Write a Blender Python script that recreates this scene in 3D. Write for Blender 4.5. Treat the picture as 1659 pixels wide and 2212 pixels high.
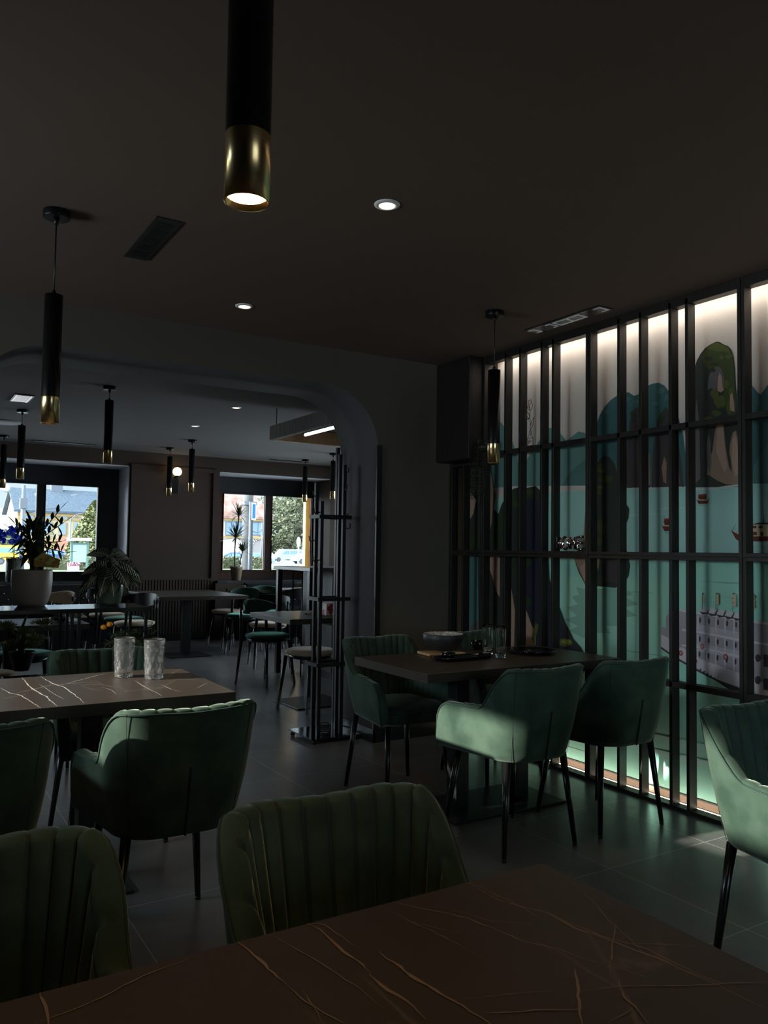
import bpy, bmesh, math, random
from math import pi, sin, cos, radians as R_
from mathutils import Vector, Matrix, noise as mnoise
random.seed(7)
for o in list(bpy.data.objects): bpy.data.objects.remove(o)
S = bpy.context.scene
# ------------------------------------------------------------------ camera
F, YAW, PIT, ROL, H = 1734.71, .554914, .048472, -.0144133, 1.30
cy, sy = cos(YAW), sin(YAW)
FW = Vector((sy*cos(PIT), cy*cos(PIT), sin(PIT)))
r0 = Vector((cy, -sy, 0)); d0 = FW.cross(r0)
RT = r0*cos(ROL) + d0*sin(ROL); DN = -r0*sin(ROL) + d0*cos(ROL)
cam = bpy.data.cameras.new('camera'); cam.sensor_fit = 'HORIZONTAL'; cam.sensor_width = 36
cam.lens = F/1659*36; cam.clip_start = .02; cam.clip_end = 900
co = bpy.data.objects.new('camera', cam); S.collection.objects.link(co)
co.matrix_world = Matrix(((RT.x, -DN.x, -FW.x, 0), (RT.y, -DN.y, -FW.y, 0), (RT.z, -DN.z, -FW.z, H), (0, 0, 0, 1)))
S.camera = co
def at(x, y, X=None, Y=None, Z=None):
    """point of a known real plane (X, Y or Z given) read off the photograph"""
    d = RT*(x-829.5) + DN*(y-1106) + FW*F
    t = X/d.x if X is not None else (Y/d.y if Y is not None else (Z-H)/d.z)
    return Vector((0, 0, H)) + d*t
# ------------------------------------------------------------------ light and exposure
S.view_settings.view_transform = 'Standard'; S.view_settings.look = 'None'
S.view_settings.gamma = 1; S.view_settings.use_curve_mapping = False
S.view_settings.exposure = 0.0
W_ = bpy.data.worlds.new('sky'); S.world = W_; W_.use_nodes = True
nt = W_.node_tree; bg = nt.nodes['Background']
tc = nt.nodes.new('ShaderNodeTexCoord'); mp = nt.nodes.new('ShaderNodeMapping'); mp.inputs['Scale'].default_value = (1, 1, 2.2)
nz = nt.nodes.new('ShaderNodeTexNoise'); nz.inputs['Scale'].default_value = 2.5; nz.inputs['Detail'].default_value = 5
cr = nt.nodes.new('ShaderNodeValToRGB'); cr.color_ramp.elements[0].position = .42; cr.color_ramp.elements[1].position = .62
cr.color_ramp.elements[0].color = (.42, .60, .72, 1); cr.color_ramp.elements[1].color = (.80, .84, .84, 1)
nt.links.new(tc.outputs['Generated'], mp.inputs[0]); nt.links.new(mp.outputs[0], nz.inputs['Vector'])
nt.links.new(nz.outputs['Fac'], cr.inputs[0]); nt.links.new(cr.outputs[0], bg.inputs[0]); # the sky is brighter on the sun's side (west, -X) than towards the square (+Y)
sx = nt.nodes.new('ShaderNodeSeparateXYZ'); nt.links.new(tc.outputs['Generated'], sx.inputs[0])
ma = nt.nodes.new('ShaderNodeMapRange'); ma.interpolation_type = 'SMOOTHSTEP'; ma.inputs['From Min'].default_value = .1; ma.inputs['From Max'].default_value = -.9; ma.inputs['To Min'].default_value = 1.4; ma.inputs['To Max'].default_value = 32.0
mc = nt.nodes.new('ShaderNodeMapRange'); mc.interpolation_type = 'SMOOTHSTEP'; mc.inputs['From Min'].default_value = .0; mc.inputs['From Max'].default_value = -.9; mc.inputs['To Min'].default_value = 0; mc.inputs['To Max'].default_value = 1.2
md = nt.nodes.new('ShaderNodeMath'); md.operation = 'ADD'
nt.links.new(sx.outputs[0], ma.inputs[0]); nt.links.new(sx.outputs[1], mc.inputs[0]); nt.links.new(ma.outputs[0], md.inputs[0]); nt.links.new(mc.outputs[0], md.inputs[1]); me = nt.nodes.new('ShaderNodeMapRange'); me.interpolation_type = 'SMOOTHSTEP'; me.inputs['From Min'].default_value = .70; me.inputs['From Max'].default_value = .95; me.inputs['To Min'].default_value = 0; me.inputs['To Max'].default_value = 24.0
mf = nt.nodes.new('ShaderNodeMath'); mf.operation = 'ADD'; nt.links.new(sx.outputs[0], me.inputs[0]); nt.links.new(md.outputs[0], mf.inputs[0]); nt.links.new(me.outputs[0], mf.inputs[1]); nt.links.new(mf.outputs[0], bg.inputs[1])
SUN_DIR = Vector((1, -.20, -.30)).normalized()
sl = bpy.data.lights.new('sun', 'SUN'); sl.energy = 16; sl.angle = R_(.9); sl.color = (1, .93, .80)
so = bpy.data.objects.new('sun', sl); S.collection.objects.link(so); so.rotation_euler = SUN_DIR.to_track_quat('-Z', 'Y').to_euler(); so.location = (-20, 5, 8)
def portal(name, loc, rot, sx, sz):
    l = bpy.data.lights.new(name, 'AREA'); l.shape = 'RECTANGLE'; l.size = sx; l.size_y = sz; l.cycles.is_portal = True
    o = bpy.data.objects.new(name, l); S.collection.objects.link(o); o.location = loc; o.rotation_euler = rot
# ------------------------------------------------------------------ helpers
C = S.collection
def tagp(o, label=None, cat=None, group=None, kind=None):
    if label: o['label'] = label
    if cat: o['category'] = cat
    if group: o['group'] = group
    if kind: o['kind'] = kind
    return o
def thing(name, label, cat, loc=(0, 0, 0), rz=0, group=None):
    o = bpy.data.objects.new(name, None); C.objects.link(o); o.location = loc; o.rotation_euler = (0, 0, rz)
    o.empty_display_size = .1
    return tagp(o, label, cat, group)
def copy_tree(o, parent=None):
    c = o.copy(); C.objects.link(c); c.parent = parent
    for ch in [k for k in bpy.data.objects if k.parent == o]: copy_tree(ch, c)
    return c
class MB:
    def __init__(s): s.b = bmesh.new()
    def _mi(s, fs, mi, sm=False):
        for f in fs: f.material_index = mi; f.smooth = sm
    def box(s, x0, x1, y0, y1, z0, z1, mi=0):
        v = [s.b.verts.new(p) for p in ((x0,y0,z0),(x1,y0,z0),(x1,y1,z0),(x0,y1,z0),(x0,y0,z1),(x1,y0,z1),(x1,y1,z1),(x0,y1,z1))]
        f = [s.b.faces.new([v[i] for i in q]) for q in ((3,2,1,0),(4,5,6,7),(0,1,5,4),(1,2,6,5),(2,3,7,6),(3,0,4,7))]
        s._mi(f, mi); return s
    def cyl(s, a, b, r0, r1=None, n=20, mi=0, caps=True, sm=True):
        a, b = Vector(a), Vector(b); r1 = r0 if r1 is None else r1
        q = (b-a).to_track_quat('Z', 'Y'); A = []; B = []
        for i in range(n):
            t = 2*pi*i/n; u = q @ Vector((cos(t), sin(t), 0)); A.append(s.b.verts.new(a+u*r0)); B.append(s.b.verts.new(b+u*r1))
        s._mi([s.b.faces.new((A[i], A[(i+1)%n], B[(i+1)%n], B[i])) for i in range(n)], mi, sm)
        if caps: s._mi([s.b.faces.new(A[::-1]), s.b.faces.new(B)], mi)
        return s
    def tube(s, pts, r, n=8, mi=0, closed=False, rad=None):
        pts = [Vector(p) for p in pts]; N = len(pts); rings = []
        up = Vector((0, 0, 1)); prev = None
        for i, p in enumerate(pts):
            if closed: t = pts[(i+1)%N]-pts[i-1]
            else: t = pts[min(i+1, N-1)]-pts[max(i-1, 0)]
            t.normalize()
            if prev is None:
                u = t.cross(up)
                if u.length < .1: u = t.cross(Vector((1, 0, 0)))
            else: u = prev - t*prev.dot(t)
            u.normalize(); prev = u; w = t.cross(u); rr = rad[i] if rad else r
            rings.append([s.b.verts.new(p+(u*cos(2*pi*k/n)+w*sin(2*pi*k/n))*rr) for k in range(n)])
        M = N if closed else N-1
        for i in range(M):
            A, B = rings[i], rings[(i+1)%N]
            s._mi([s.b.faces.new((A[k], A[(k+1)%n], B[(k+1)%n], B[k])) for k in range(n)], mi, True)
        if not closed: s._mi([s.b.faces.new(rings[0][::-1]), s.b.faces.new(rings[-1])], mi)
        return s
    def lathe(s, prof, c=(0, 0, 0), n=32, mi=0, capb=True, capt=False, sm=True):
        c = Vector(c); rings = []
        for r, z in prof: rings.append([s.b.verts.new(c+Vector((r*cos(2*pi*k/n), r*sin(2*pi*k/n), z))) for k in range(n)])
        for A, B in zip(rings, rings[1:]): s._mi([s.b.faces.new((A[k], A[(k+1)%n], B[(k+1)%n], B[k])) for k in range(n)], mi, sm)
        if capb: s._mi([s.b.faces.new(rings[0][::-1])], mi)
        if capt: s._mi([s.b.faces.new(rings[-1])], mi)
        return s
    def ball(s, c, r, mi=0, sc=(1, 1, 1), n=12, m=8):
        c = Vector(c); rings = []
        for j in range(1, m): 
            t = pi*j/m; rings.append([s.b.verts.new(c+Vector((r*sc[0]*sin(t)*cos(2*pi*k/n), r*sc[1]*sin(t)*sin(2*pi*k/n), -r*sc[2]*cos(t)))) for k in range(n)])
        lo = s.b.verts.new(c-Vector((0, 0, r*sc[2]))); hi = s.b.verts.new(c+Vector((0, 0, r*sc[2])))
        for A, B in zip(rings, rings[1:]): s._mi([s.b.faces.new((A[k], A[(k+1)%n], B[(k+1)%n], B[k])) for k in range(n)], mi, True)
        s._mi([s.b.faces.new((lo, rings[0][(k+1)%n], rings[0][k])) for k in range(n)], mi, True)
        s._mi([s.b.faces.new((hi, rings[-1][k], rings[-1][(k+1)%n])) for k in range(n)], mi, True)
        return s
    def grid(s, f, nu, nv, mi=0, sm=True, closeu=False):
        V = [[s.b.verts.new(f(i/(nu-(0 if closeu else 1)), j/(nv-1))) for j in range(nv)] for i in range(nu)]
        for i in range(nu if closeu else nu-1):
            for j in range(nv-1):
                s._mi([s.b.faces.new((V[i][j], V[(i+1)%nu][j], V[(i+1)%nu][j+1], V[i][j+1]))], mi, sm)
        return V
    def poly(s, pts, mi=0, ext=None):
        v = [s.b.verts.new(p) for p in pts]
        try: f = s.b.faces.new(v)
        except ValueError: return s
        s._mi([f], mi)
        if ext is not None:
            e = Vector(ext); w = [s.b.verts.new(Vector(p)+e) for p in pts]
            s._mi([s.b.faces.new(w[::-1])], mi)
            n = len(pts); s._mi([s.b.faces.new((v[i], v[(i+1)%n], w[(i+1)%n], w[i])) for i in range(n)], mi)
        return s
    def leaf(s, p, d, L, w, droop=.3, mi=0, n=6, fold=.25, up=Vector((0, 0, 1)), veins=0, vmi=1):
        d = Vector(d).normalized(); side = d.cross(up)
        if side.length < .05: side = Vector((1, 0, 0))
        side.normalize(); nrm = side.cross(d); pts = []
        for i in range(n+1):
            t = i/n; c = Vector(p)+d*L*t - Vector((0, 0, 1))*droop*L*t*t
            ww = w*.5*sin(pi*min(1, t*.92+.08))**.8 if i < n else 0.001
            pts.append((c, ww))
        rows = [[s.b.verts.new(c-side*ww+nrm*ww*fold), s.b.verts.new(c), s.b.verts.new(c+side*ww+nrm*ww*fold)] for c, ww in pts]
        for A, B in zip(rows, rows[1:]):
            s._mi([s.b.faces.new((A[0], A[1], B[1], B[0])), s.b.faces.new((A[1], A[2], B[2], B[1]))], mi, True)
        if veins:
            off = nrm*.0012; tk = w*.016
            for i in range(n):
                a, b = pts[i][0]+off, pts[i+1][0]+off
                s._mi([s.b.faces.new([s.b.verts.new(q) for q in (a-side*tk, a+side*tk, b+side*tk*.7, b-side*tk*.7)])], vmi)
            for j in range(veins):
                t = .08+.8*j/veins; i = min(n-1, int(t*n)); fr = t*n-i
                a = pts[i][0].lerp(pts[i+1][0], fr); ww = pts[i][1]*(1-fr)+pts[i+1][1]*fr
                t2 = min(.99, t+.13); i2 = min(n-1, int(t2*n)); f2 = t2*n-i2
                b0 = pts[i2][0].lerp(pts[i2+1][0], f2); w2 = pts[i2][1]*(1-f2)+pts[i2+1][1]*f2
                for sg in (-1, 1):
                    e = b0+side*sg*w2*.93+nrm*w2*fold*.93+off*1.5; q = a+off*1.5
                    m = (q+e)/2 + off*.6
                    for u, v_ in ((q, m), (m, e)):
                        s._mi([s.b.faces.new([s.b.verts.new(k) for k in (u-d*tk, u+d*tk, v_+d*tk*.7, v_-d*tk*.7)])], vmi)
        return s
    def build(s, name, mats, parent=None, bevel=0, fix=True, seg=2):
        if fix: bmesh.ops.recalc_face_normals(s.b, faces=s.b.faces)
        m = bpy.data.meshes.new(name); s.b.to_mesh(m); s.b.free()
        for k in (mats if isinstance(mats, (list, tuple)) else [mats]): m.materials.append(k)
        o = bpy.data.objects.new(name, m); C.objects.link(o)
        if parent: o.parent = parent
        if bevel:
            b = o.modifiers.new('b', 'BEVEL'); b.width = bevel; b.segments = seg; b.limit_method = 'ANGLE'; b.angle_limit = R_(40)
        return o
def struct(name, mb, m, **k): return tagp(mb.build(name, m, **k), kind='structure')
# ------------------------------------------------------------------ materials
def mat(name, col, rough=.6, metal=0, noise=None, bump=None, emit=None, sheen=0, spec=.5, coat=0, sheen_tint=None, trans=0, ior=1.45, alpha=1):
    m = bpy.data.materials.new(name); m.use_nodes = True; t = m.node_tree; p = t.nodes['Principled BSDF']
    def I(k, v): p.inputs[k].default_value = v
    I('Base Color', (*col, 1)); I('Roughness', rough); I('Metallic', metal); I('Specular IOR Level', spec); I('IOR', ior)
    I('Coat Weight', coat); I('Coat Roughness', .08); I('Transmission Weight', trans)
    if alpha < 1: I('Alpha', alpha)
    if sheen: I('Sheen Weight', sheen); I('Sheen Roughness', .35); I('Sheen Tint', (*(sheen_tint or (.7, 1, .8)), 1))
    if emit: I('Emission Color', (*emit[0], 1)); I('Emission Strength', emit[1])
    tc = t.nodes.new('ShaderNodeTexCoord')
    if noise:   # (scale, colour2, lo, hi, stretch)
        mp = t.nodes.new('ShaderNodeMapping'); mp.inputs['Scale'].default_value = noise[4] if len(noise) > 4 else (1, 1, 1)
        n = t.nodes.new('ShaderNodeTexNoise'); n.inputs['Scale'].default_value = noise[0]; n.inputs['Detail'].default_value = 6
        r = t.nodes.new('ShaderNodeValToRGB'); r.color_ramp.elements[0].position = noise[2]; r.color_ramp.elements[1].position = noise[3]
        r.color_ramp.elements[0].color = (*col, 1); r.color_ramp.elements[1].color = (*noise[1], 1)
        t.links.new(tc.outputs['Object'], mp.inputs[0]); t.links.new(mp.outputs[0], n.inputs['Vector']); t.links.new(n.outputs['Fac'], r.inputs[0]); t.links.new(r.outputs[0], p.inputs['Base Color'])
    if bump:    # (scale, strength, distance)
        n = t.nodes.new('ShaderNodeTexNoise'); n.inputs['Scale'].default_value = bump[0]; n.inputs['Detail'].default_value = 4
        b = t.nodes.new('ShaderNodeBump'); b.inputs['Strength'].default_value = bump[1]; b.inputs['Distance'].default_value = bump[2] if len(bump) > 2 else .002
        t.links.new(tc.outputs['Object'], n.inputs['Vector']); t.links.new(n.outputs['Fac'], b.inputs['Height']); t.links.new(b.outputs[0], p.inputs['Normal'])
    return m
def glass_mat(name, tint=(1, 1, 1), gloss=.08):
    m = bpy.data.materials.new(name); m.use_nodes = True; t = m.node_tree; t.nodes.clear()
    o = t.nodes.new('ShaderNodeOutputMaterial'); a = t.nodes.new('ShaderNodeBsdfTransparent'); a.inputs[0].default_value = (*tint, 1)
    g = t.nodes.new('ShaderNodeBsdfGlossy'); g.inputs['Roughness'].default_value = .02; f = t.nodes.new('ShaderNodeFresnel'); f.inputs[0].default_value = 1.45
    x = t.nodes.new('ShaderNodeMixShader'); t.links.new(f.outputs[0], x.inputs[0]); t.links.new(a.outputs[0], x.inputs[1]); t.links.new(g.outputs[0], x.inputs[2]); t.links.new(x.outputs[0], o.inputs[0])
    return m
M = {}
M['velvet'] = mat('green velvet', (.020, .040, .028), .85, noise=(7, (.052, .084, .060), .35, .7), bump=(60, .15, .002), sheen=.42, spec=.15, sheen_tint=(.72, .86, .72))
M['piping'] = mat('dark green piping', (.008, .024, .017), .7, sheen=.3, sheen_tint=(.5, .9, .7))
M['seam'] = mat('black seam', (.003, .006, .005), .8)
M['leg'] = mat('black lacquered metal', (.006, .006, .006), .28, .3, spec=.6)
M['blackmetal'] = mat('matt black metal', (.012, .012, .013), .42, .3)
M['wall'] = mat('charcoal plaster', (.098, .080, .062), .85, bump=(45, .12, .002))
M['wall2'] = mat('brown plaster', (.050, .030, .022), .85, bump=(40, .1, .002))
M['walldark'] = mat('blue black plaster', (.03, .031, .036), .8)
M['soffit'] = mat('grey arch plaster', (.075, .066, .070), .8, bump=(35, .15, .002))
M['ceil'] = mat('dark ceiling paint', (.125, .082, .060), .9)
M['ceil2'] = mat('dark grey ceiling paint', (.125, .106, .100), .9)
M['blackwood'] = mat('black stained wood', (.008, .0062, .005), .5, noise=(6, (.017, .013, .010), .4, .6, (12, 12, 1)), bump=(80, .1))
M['black'] = mat('black satin', (.006, .006, .006), .35)
M['gold'] = mat('polished brass', (.88, .62, .30), .24, 1)
M['bulb'] = mat('warm lamp', (1, .8, .5), .5, emit=((1, .70, .32), 14))
M['bulbsmall'] = mat('warm lamp far', (1, .8, .5), .5, emit=((1, .80, .50), 6))
M['down'] = mat('downlight lens', (1, .9, .8), .5, emit=((1, .84, .62), 12))
M['globe'] = mat('opal globe', (1, .9, .7), .5, emit=((1, .74, .32), 5))
M['led'] = mat('warm white led', (1, .9, .8), .5, emit=((1, .91, .80), 19))
M['led2'] = mat('warm white led low', (1, .8, .65), .5, emit=((1, .84, .66), 13))
M['tubeled'] = mat('white led tube', (1, 1, 1), .5, emit=((1, .97, .93), 4))
M['winframe'] = mat('mahogany window frame', (.060, .022, .012), .45, noise=(5, (.085, .03, .016), .4, .6, (1, 8, 8)))
M['winframe1'] = mat('dark brown window frame', (.020, .013, .012), .45)
M['glass'] = glass_mat('window glass', (.97, .99, 1))
M['sill'] = mat('dark stone sill', (.05, .052, .058), .07, spec=.7)
M['base'] = mat('black skirting', (.01, .01, .01), .35)
M['beige'] = mat('beige velvet', (.52, .39, .29), .8, sheen=.3, sheen_tint=(1, .9, .8), bump=(60, .1))
M['greenpad'] = mat('green velvet pad', (.012, .055, .038), .75, sheen=.5, sheen_tint=(.4, .9, .7), bump=(60, .1))
M['pot'] = mat('taupe ceramic', (.46, .40, .355), .45)
M['potgreen'] = mat('green ceramic', (.16, .21, .15), .3)
M['potblack'] = mat('black pot', (.01, .012, .013), .35)
M['pottex'] = mat('woven dark pot', (.05, .055, .04), .5, bump=(70, 1, .01))
M['potlight'] = mat('beige plastic pot', (.30, .22, .15), .6)
M['soil'] = mat('soil', (.03, .022, .015), .95, bump=(90, 1, .01))
M['leafd'] = mat('dark leaf', (.035, .065, .025), .38, noise=(20, (.08, .13, .045), .4, .65))
M['leafm'] = mat('olive leaf', (.05, .085, .025), .42, noise=(15, (.09, .13, .04), .4, .65))
M['leafz'] = mat('zebra leaf', (.010, .028, .014), .32)
M['vein'] = mat('pale leaf vein', (.78, .80, .62), .5)
M['bonsai'] = mat('needle foliage', (.15, .18, .06), .7, noise=(30, (.30, .33, .11), .4, .65))
M['bark'] = mat('bark', (.06, .042, .03), .9, bump=(60, .8, .006))
M['blue'] = mat('blue orchid petal', (.01, .04, .55), .5, sheen=.2)
M['orange'] = mat('kumquat', (.85, .30, .02), .4)
M['card'] = mat('yellow plant tag', (.45, .28, .04), .5, noise=(14, (.7, .5, .10), .45, .5))
M['cardart'] = mat('pale lemon print', (.75, .62, .2), .5)
M['bowl'] = mat('speckled stoneware', (.022, .021, .022), .5, noise=(160, (.22, .21, .2), .66, .72), bump=(60, .3))
M['bowlin'] = mat('silver grey glaze', (.45, .38, .33), .25, .4, noise=(60, (.75, .72, .7), .45, .6))
M['board'] = mat('natural wood board', (.38, .22, .10), .55, noise=(5, (.52, .34, .17), .4, .6, (1, 10, 10)))
M['glossblack'] = mat('gloss black ceramic', (.006, .006, .007), .09, spec=.6)
M['dglass'] = mat('drinking glass', (1, 1, 1), .02, trans=1, ior=1.46)
M['cutglass'] = mat('cut crystal glass', (.95, .95, .95), .05, trans=.972, ior=1.5)
M['chrome'] = mat('rose chrome foil', (.85, .75, .76), .06, 1)
M['bronze'] = mat('bronze wire', (.10, .06, .03), .4, .5)
M['plastic'] = mat('crumpled clear wrap', (.8, .8, .82), .25, spec=.8, alpha=.28, bump=(90, 1, .01))
M['greywood'] = mat('grey oak board', (.12, .112, .105), .6, noise=(5, (.20, .185, .17), .35, .65, (10, 10, 1)), bump=(60, .2))
M['lightwood'] = mat('pale oak', (.42, .27, .15), .5, noise=(5, (.5, .33, .19), .4, .6, (10, 1, 10)))
M['tuft'] = mat('black leather', (.012, .012, .014), .3)
M['stud'] = mat('silver stud', (.5, .45, .4), .25, 1)
M['napkin'] = mat('cream napkin', (.6, .5, .4), .9)
M['floral'] = mat('red floral tissue box', (.75, .65, .6), .6, noise=(28, (.45, .03, .04), .48, .54))
M['white'] = mat('white paint', (.75, .75, .75), .5)
M['ventblack'] = mat('vent grille', (.022, .019, .017), .5)
M['ventwhite'] = mat('white plastic', (.85, .84, .82), .5)
M['smooth'] = mat('white insulator', (.16, .15, .15), .5)
def stone(name, c1, c2, vein, sc=1.0, rough=.38):
    m = mat(name, c1, rough, noise=(3.5, c2, .3, .75)); t = m.node_tree; p = t.nodes['Principled BSDF']
    tc = t.nodes.new('ShaderNodeTexCoord'); mp = t.nodes.new('ShaderNodeMapping'); mp.inputs['Rotation'].default_value = (0, 0, .7); mp.inputs['Scale'].default_value = (sc*2.2, sc*.9, sc*1.5)
    n = t.nodes.new('ShaderNodeTexNoise'); n.inputs['Scale'].default_value = 2.2; n.inputs['Detail'].default_value = 8
    ad = t.nodes.new('ShaderNodeMixRGB'); ad.blend_type = 'LINEAR_LIGHT'; ad.inputs[0].default_value = .14
    v = t.nodes.new('ShaderNodeTexVoronoi'); v.feature = 'DISTANCE_TO_EDGE'; v.inputs['Scale'].default_value = 1.7
    r = t.nodes.new('ShaderNodeValToRGB'); r.color_ramp.elements[0].position = 0; r.color_ramp.elements[1].position = .014
    r.color_ramp.elements[0].color = (1, 1, 1, 1); r.color_ramp.elements[1].color = (0, 0, 0, 1)
    k = t.nodes.new('ShaderNodeTexNoise'); k.inputs['Scale'].default_value = 1.6; k.inputs['Detail'].default_value = 2
    kr = t.nodes.new('ShaderNodeValToRGB'); kr.color_ramp.elements[0].position = .48; kr.color_ramp.elements[1].position = .68
    mu = t.nodes.new('ShaderNodeMath'); mu.operation = 'MULTIPLY'; mx = t.nodes.new('ShaderNodeMixRGB'); mx.inputs[2].default_value = (*vein, 1)
    L = t.links.new
    src = p.inputs['Base Color'].links[0].from_socket
    L(tc.outputs['Object'], mp.inputs[0]); L(mp.outputs[0], n.inputs['Vector']); L(mp.outputs[0], ad.inputs[1]); L(n.outputs['Color'], ad.inputs[2]); L(ad.outputs[0], v.inputs['Vector'])
    L(v.outputs['Distance'], r.inputs[0]); L(tc.outputs['Object'], k.inputs['Vector']); L(k.outputs['Fac'], kr.inputs[0]); L(r.outputs[0], mu.inputs[0]); L(kr.outputs[0], mu.inputs[1])
    L(mu.outputs[0], mx.inputs[0]); L(src, mx.inputs[1]); L(mx.outputs[0], p.inputs['Base Color'])
    return m
M['stone'] = stone('dark veined stone laminate', (.038, .029, .023), (.050, .039, .031), (.17, .13, .10))
M['veinline'] = mat('stone vein', (.20, .145, .10), .38)
M['veinlight'] = mat('light stone vein', (.55, .50, .43), .38)
# floor tiles
fm = mat('dark slate tiles', (.03, .03, .03), .30, spec=.7, bump=(9, .12, .004)); t = fm.node_tree; p = t.nodes['Principled BSDF']
tc = t.nodes.new('ShaderNodeTexCoord'); mp = t.nodes.new('ShaderNodeMapping'); mp.inputs['Location'].default_value = (-2.605+.001+6.1, -2.38+.001+6.2, 0)
bk = t.nodes.new('ShaderNodeTexBrick'); bk.offset = 0; bk.squash = 1; bk.inputs['Scale'].default_value = 1; bk.inputs['Mortar Size'].default_value = .0022; bk.inputs['Mortar Smooth'].default_value = .1
bk.inputs['Brick Width'].default_value = .61; bk.inputs['Row Height'].default_value = .62; bk.inputs['Mortar'].default_value = (.34, .335, .32, 1)
n = t.nodes.new('ShaderNodeTexNoise'); n.inputs['Scale'].default_value = 2.6; n.inputs['Detail'].default_value = 9; n.inputs['Distortion'].default_value = .6
r = t.nodes.new('ShaderNodeValToRGB'); r.color_ramp.elements[0].position = .32; r.color_ramp.elements[1].position = .72
r.color_ramp.elements[0].color = (.100, .094, .093, 1); r.color_ramp.elements[1].color = (.155, .146, .143, 1)
L = t.links.new
L(tc.outputs['Object'], mp.inputs[0]); L(mp.outputs[0], bk.inputs['Vector']); L(tc.outputs['Object'], n.inputs['Vector']); L(n.outputs['Fac'], r.inputs[0])
L(r.outputs[0], bk.inputs['Color1']); L(r.outputs[0], bk.inputs['Color2']); L(bk.outputs['Color'], p.inputs['Base Color'])
M['floor'] = fm
# ------------------------------------------------------------------ the room
XL, W, A0, A1, B0, B1, CE, CE2 = -2.0, 3.48, 4.72, 5.25, 11.2, 11.82, 2.655, 2.626
XM = 3.62                                   # mural surface
XR2 = 6.7
struct('floor', MB().box(XL-.3, XR2+.3, -2.3, B1+.1, -.1, 0), M['floor'])
struct('ceiling', MB().box(XL-.3, 3.9, -2.3, A0+.1, CE, CE+.15), M['ceil'])
struct('ceiling_2', MB().box(XL-.3, XR2+.3, A1-.1, B1+.1, CE2, CE2+.15), M['ceil2'])
# left wall, unseen window openings shaped to place the sunlight (y0, y1, sill, head)
wins_left = [(2.15, 2.62, 1.72, 2.12), (2.97, 4.35, 1.42, 1.98)]
mb = MB(); x0, x1 = XL-.3, XL; yy = -2.3
for a, b, c, d in wins_left: mb.box(x0, x1, yy, a, -.1, CE+.1); mb.box(x0, x1, a, b, -.1, c); mb.box(x0, x1, a, b, d, CE+.1); yy = b
mb.box(x0, x1, yy, B1, -.1, CE+.1)
struct('wall_left', mb, M['wall'])
fw = (.6, 2.2, .9, 2.2)  # unseen front window, added for soft light from behind the camera
struct('wall_front', MB().box(XL-.3, 3.9, -2.5, -2.3, -.1, fw[2]).box(XL-.3, 3.9, -2.5, -2.3, fw[3], CE+.1).box(XL-.3, fw[0], -2.5, -2.3, fw[2], fw[3]).box(fw[1], 3.9, -2.5, -2.3, fw[2], fw[3]), M['wall'])
o = struct('window_5', MB().box(fw[0], fw[0]+.05, -2.45, -2.4, fw[2], fw[3]).box(fw[1]-.05, fw[1], -2.45, -2.4, fw[2], fw[3]).box(fw[0], fw[1], -2.45, -2.4, fw[2], fw[2]+.05).box(fw[0], fw[1], -2.45, -2.4, fw[3]-.05, fw[3]), M['winframe1'])
MB().box(fw[0]+.05, fw[1]-.05, -2.43, -2.425, fw[2]+.05, fw[3]-.05).build('pane', M['glass'], o)
portal('added front portal', ((fw[0]+fw[1])/2, -2.54, (fw[2]+fw[3])/2), (-pi/2, 0, 0), fw[1]-fw[0], fw[3]-fw[2])
struct('wall_right', MB().box(XM+.03, XM+.3, -2.3, A0+.01, -.1, CE+.1), M['wall'])
rw = (7.2, 11.02, .84, 2.15)                # unseen window added in the far room's right wall to light its floor
struct('wall_right_2', MB().box(XR2, XR2+.3, A1-.01, rw[0], -.1, CE2+.1).box(XR2, XR2+.3, rw[0], rw[1], -.1, rw[2]).box(XR2, XR2+.3, rw[0], rw[1], rw[3], CE2+.1).box(XR2, XR2+.3, rw[1], B1, -.1, CE2+.1), M['wall2'])
o = struct('window_6', MB().box(XR2+.2, XR2+.26, rw[0], rw[0]+.05, rw[2], rw[3]).box(XR2+.2, XR2+.26, rw[0]+.05, rw[1], rw[2], rw[2]+.05).box(XR2+.2, XR2+.26, rw[0]+.05, rw[1], rw[3]-.05, rw[3]).box(XR2+.2, XR2+.26, 9.0, 9.08, rw[2]+.05, rw[3]-.05), M['winframe1'])
MB().box(XR2+.22, XR2+.226, rw[0]+.05, rw[1], rw[2]+.05, rw[3]-.05).build('pane', M['glass'], o)
portal('added right portal', (XR2+.32, (rw[0]+rw[1])/2, 1.5), (0, pi/2, 0), rw[3]-rw[2], rw[1]-rw[0])
# arch wall
AX0, AX1, AZ, AR = .33, 2.87, 2.41, .42
pts = [(XL-.2, -.1), (AX0, -.1), (AX0, AZ-AR)]
NA = 16
pts += [(AX0+AR-AR*cos(pi/2*k/NA), AZ-AR+AR*sin(pi/2*k/NA)) for k in range(1, NA+1)]
pts += [(AX1-AR+AR*sin(pi/2*k/NA), AZ-AR+AR*cos(pi/2*k/NA)) for k in range(0, NA+1)]
pts += [(AX1, -.1), (XR2, -.1), (XR2, CE+.1), (XL-.2, CE+.1)]
mb = MB(); mb.poly([(x, A0, z) for x, z in pts], 0, ext=(0, A1-A0, 0))
mb.b.normal_update()
for f in mb.b.faces:
    c = f.calc_center_median()
    if abs(f.normal.y) < .5 and AX0-.01 < c.x < AX1+.01 and c.z < AZ+.01: f.material_index = 1; f.smooth = len(f.verts) == 4
bmesh.ops.triangulate(mb.b, faces=[f for f in mb.b.faces if len(f.verts) > 4])
struct('wall_arch', mb, [M['wall'], M['soffit']])
struct('trim_1', MB().box(AX1-.012, AX1+.028, A0-.012, A0+.004, .08, 2.03), M['base'])
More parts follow.
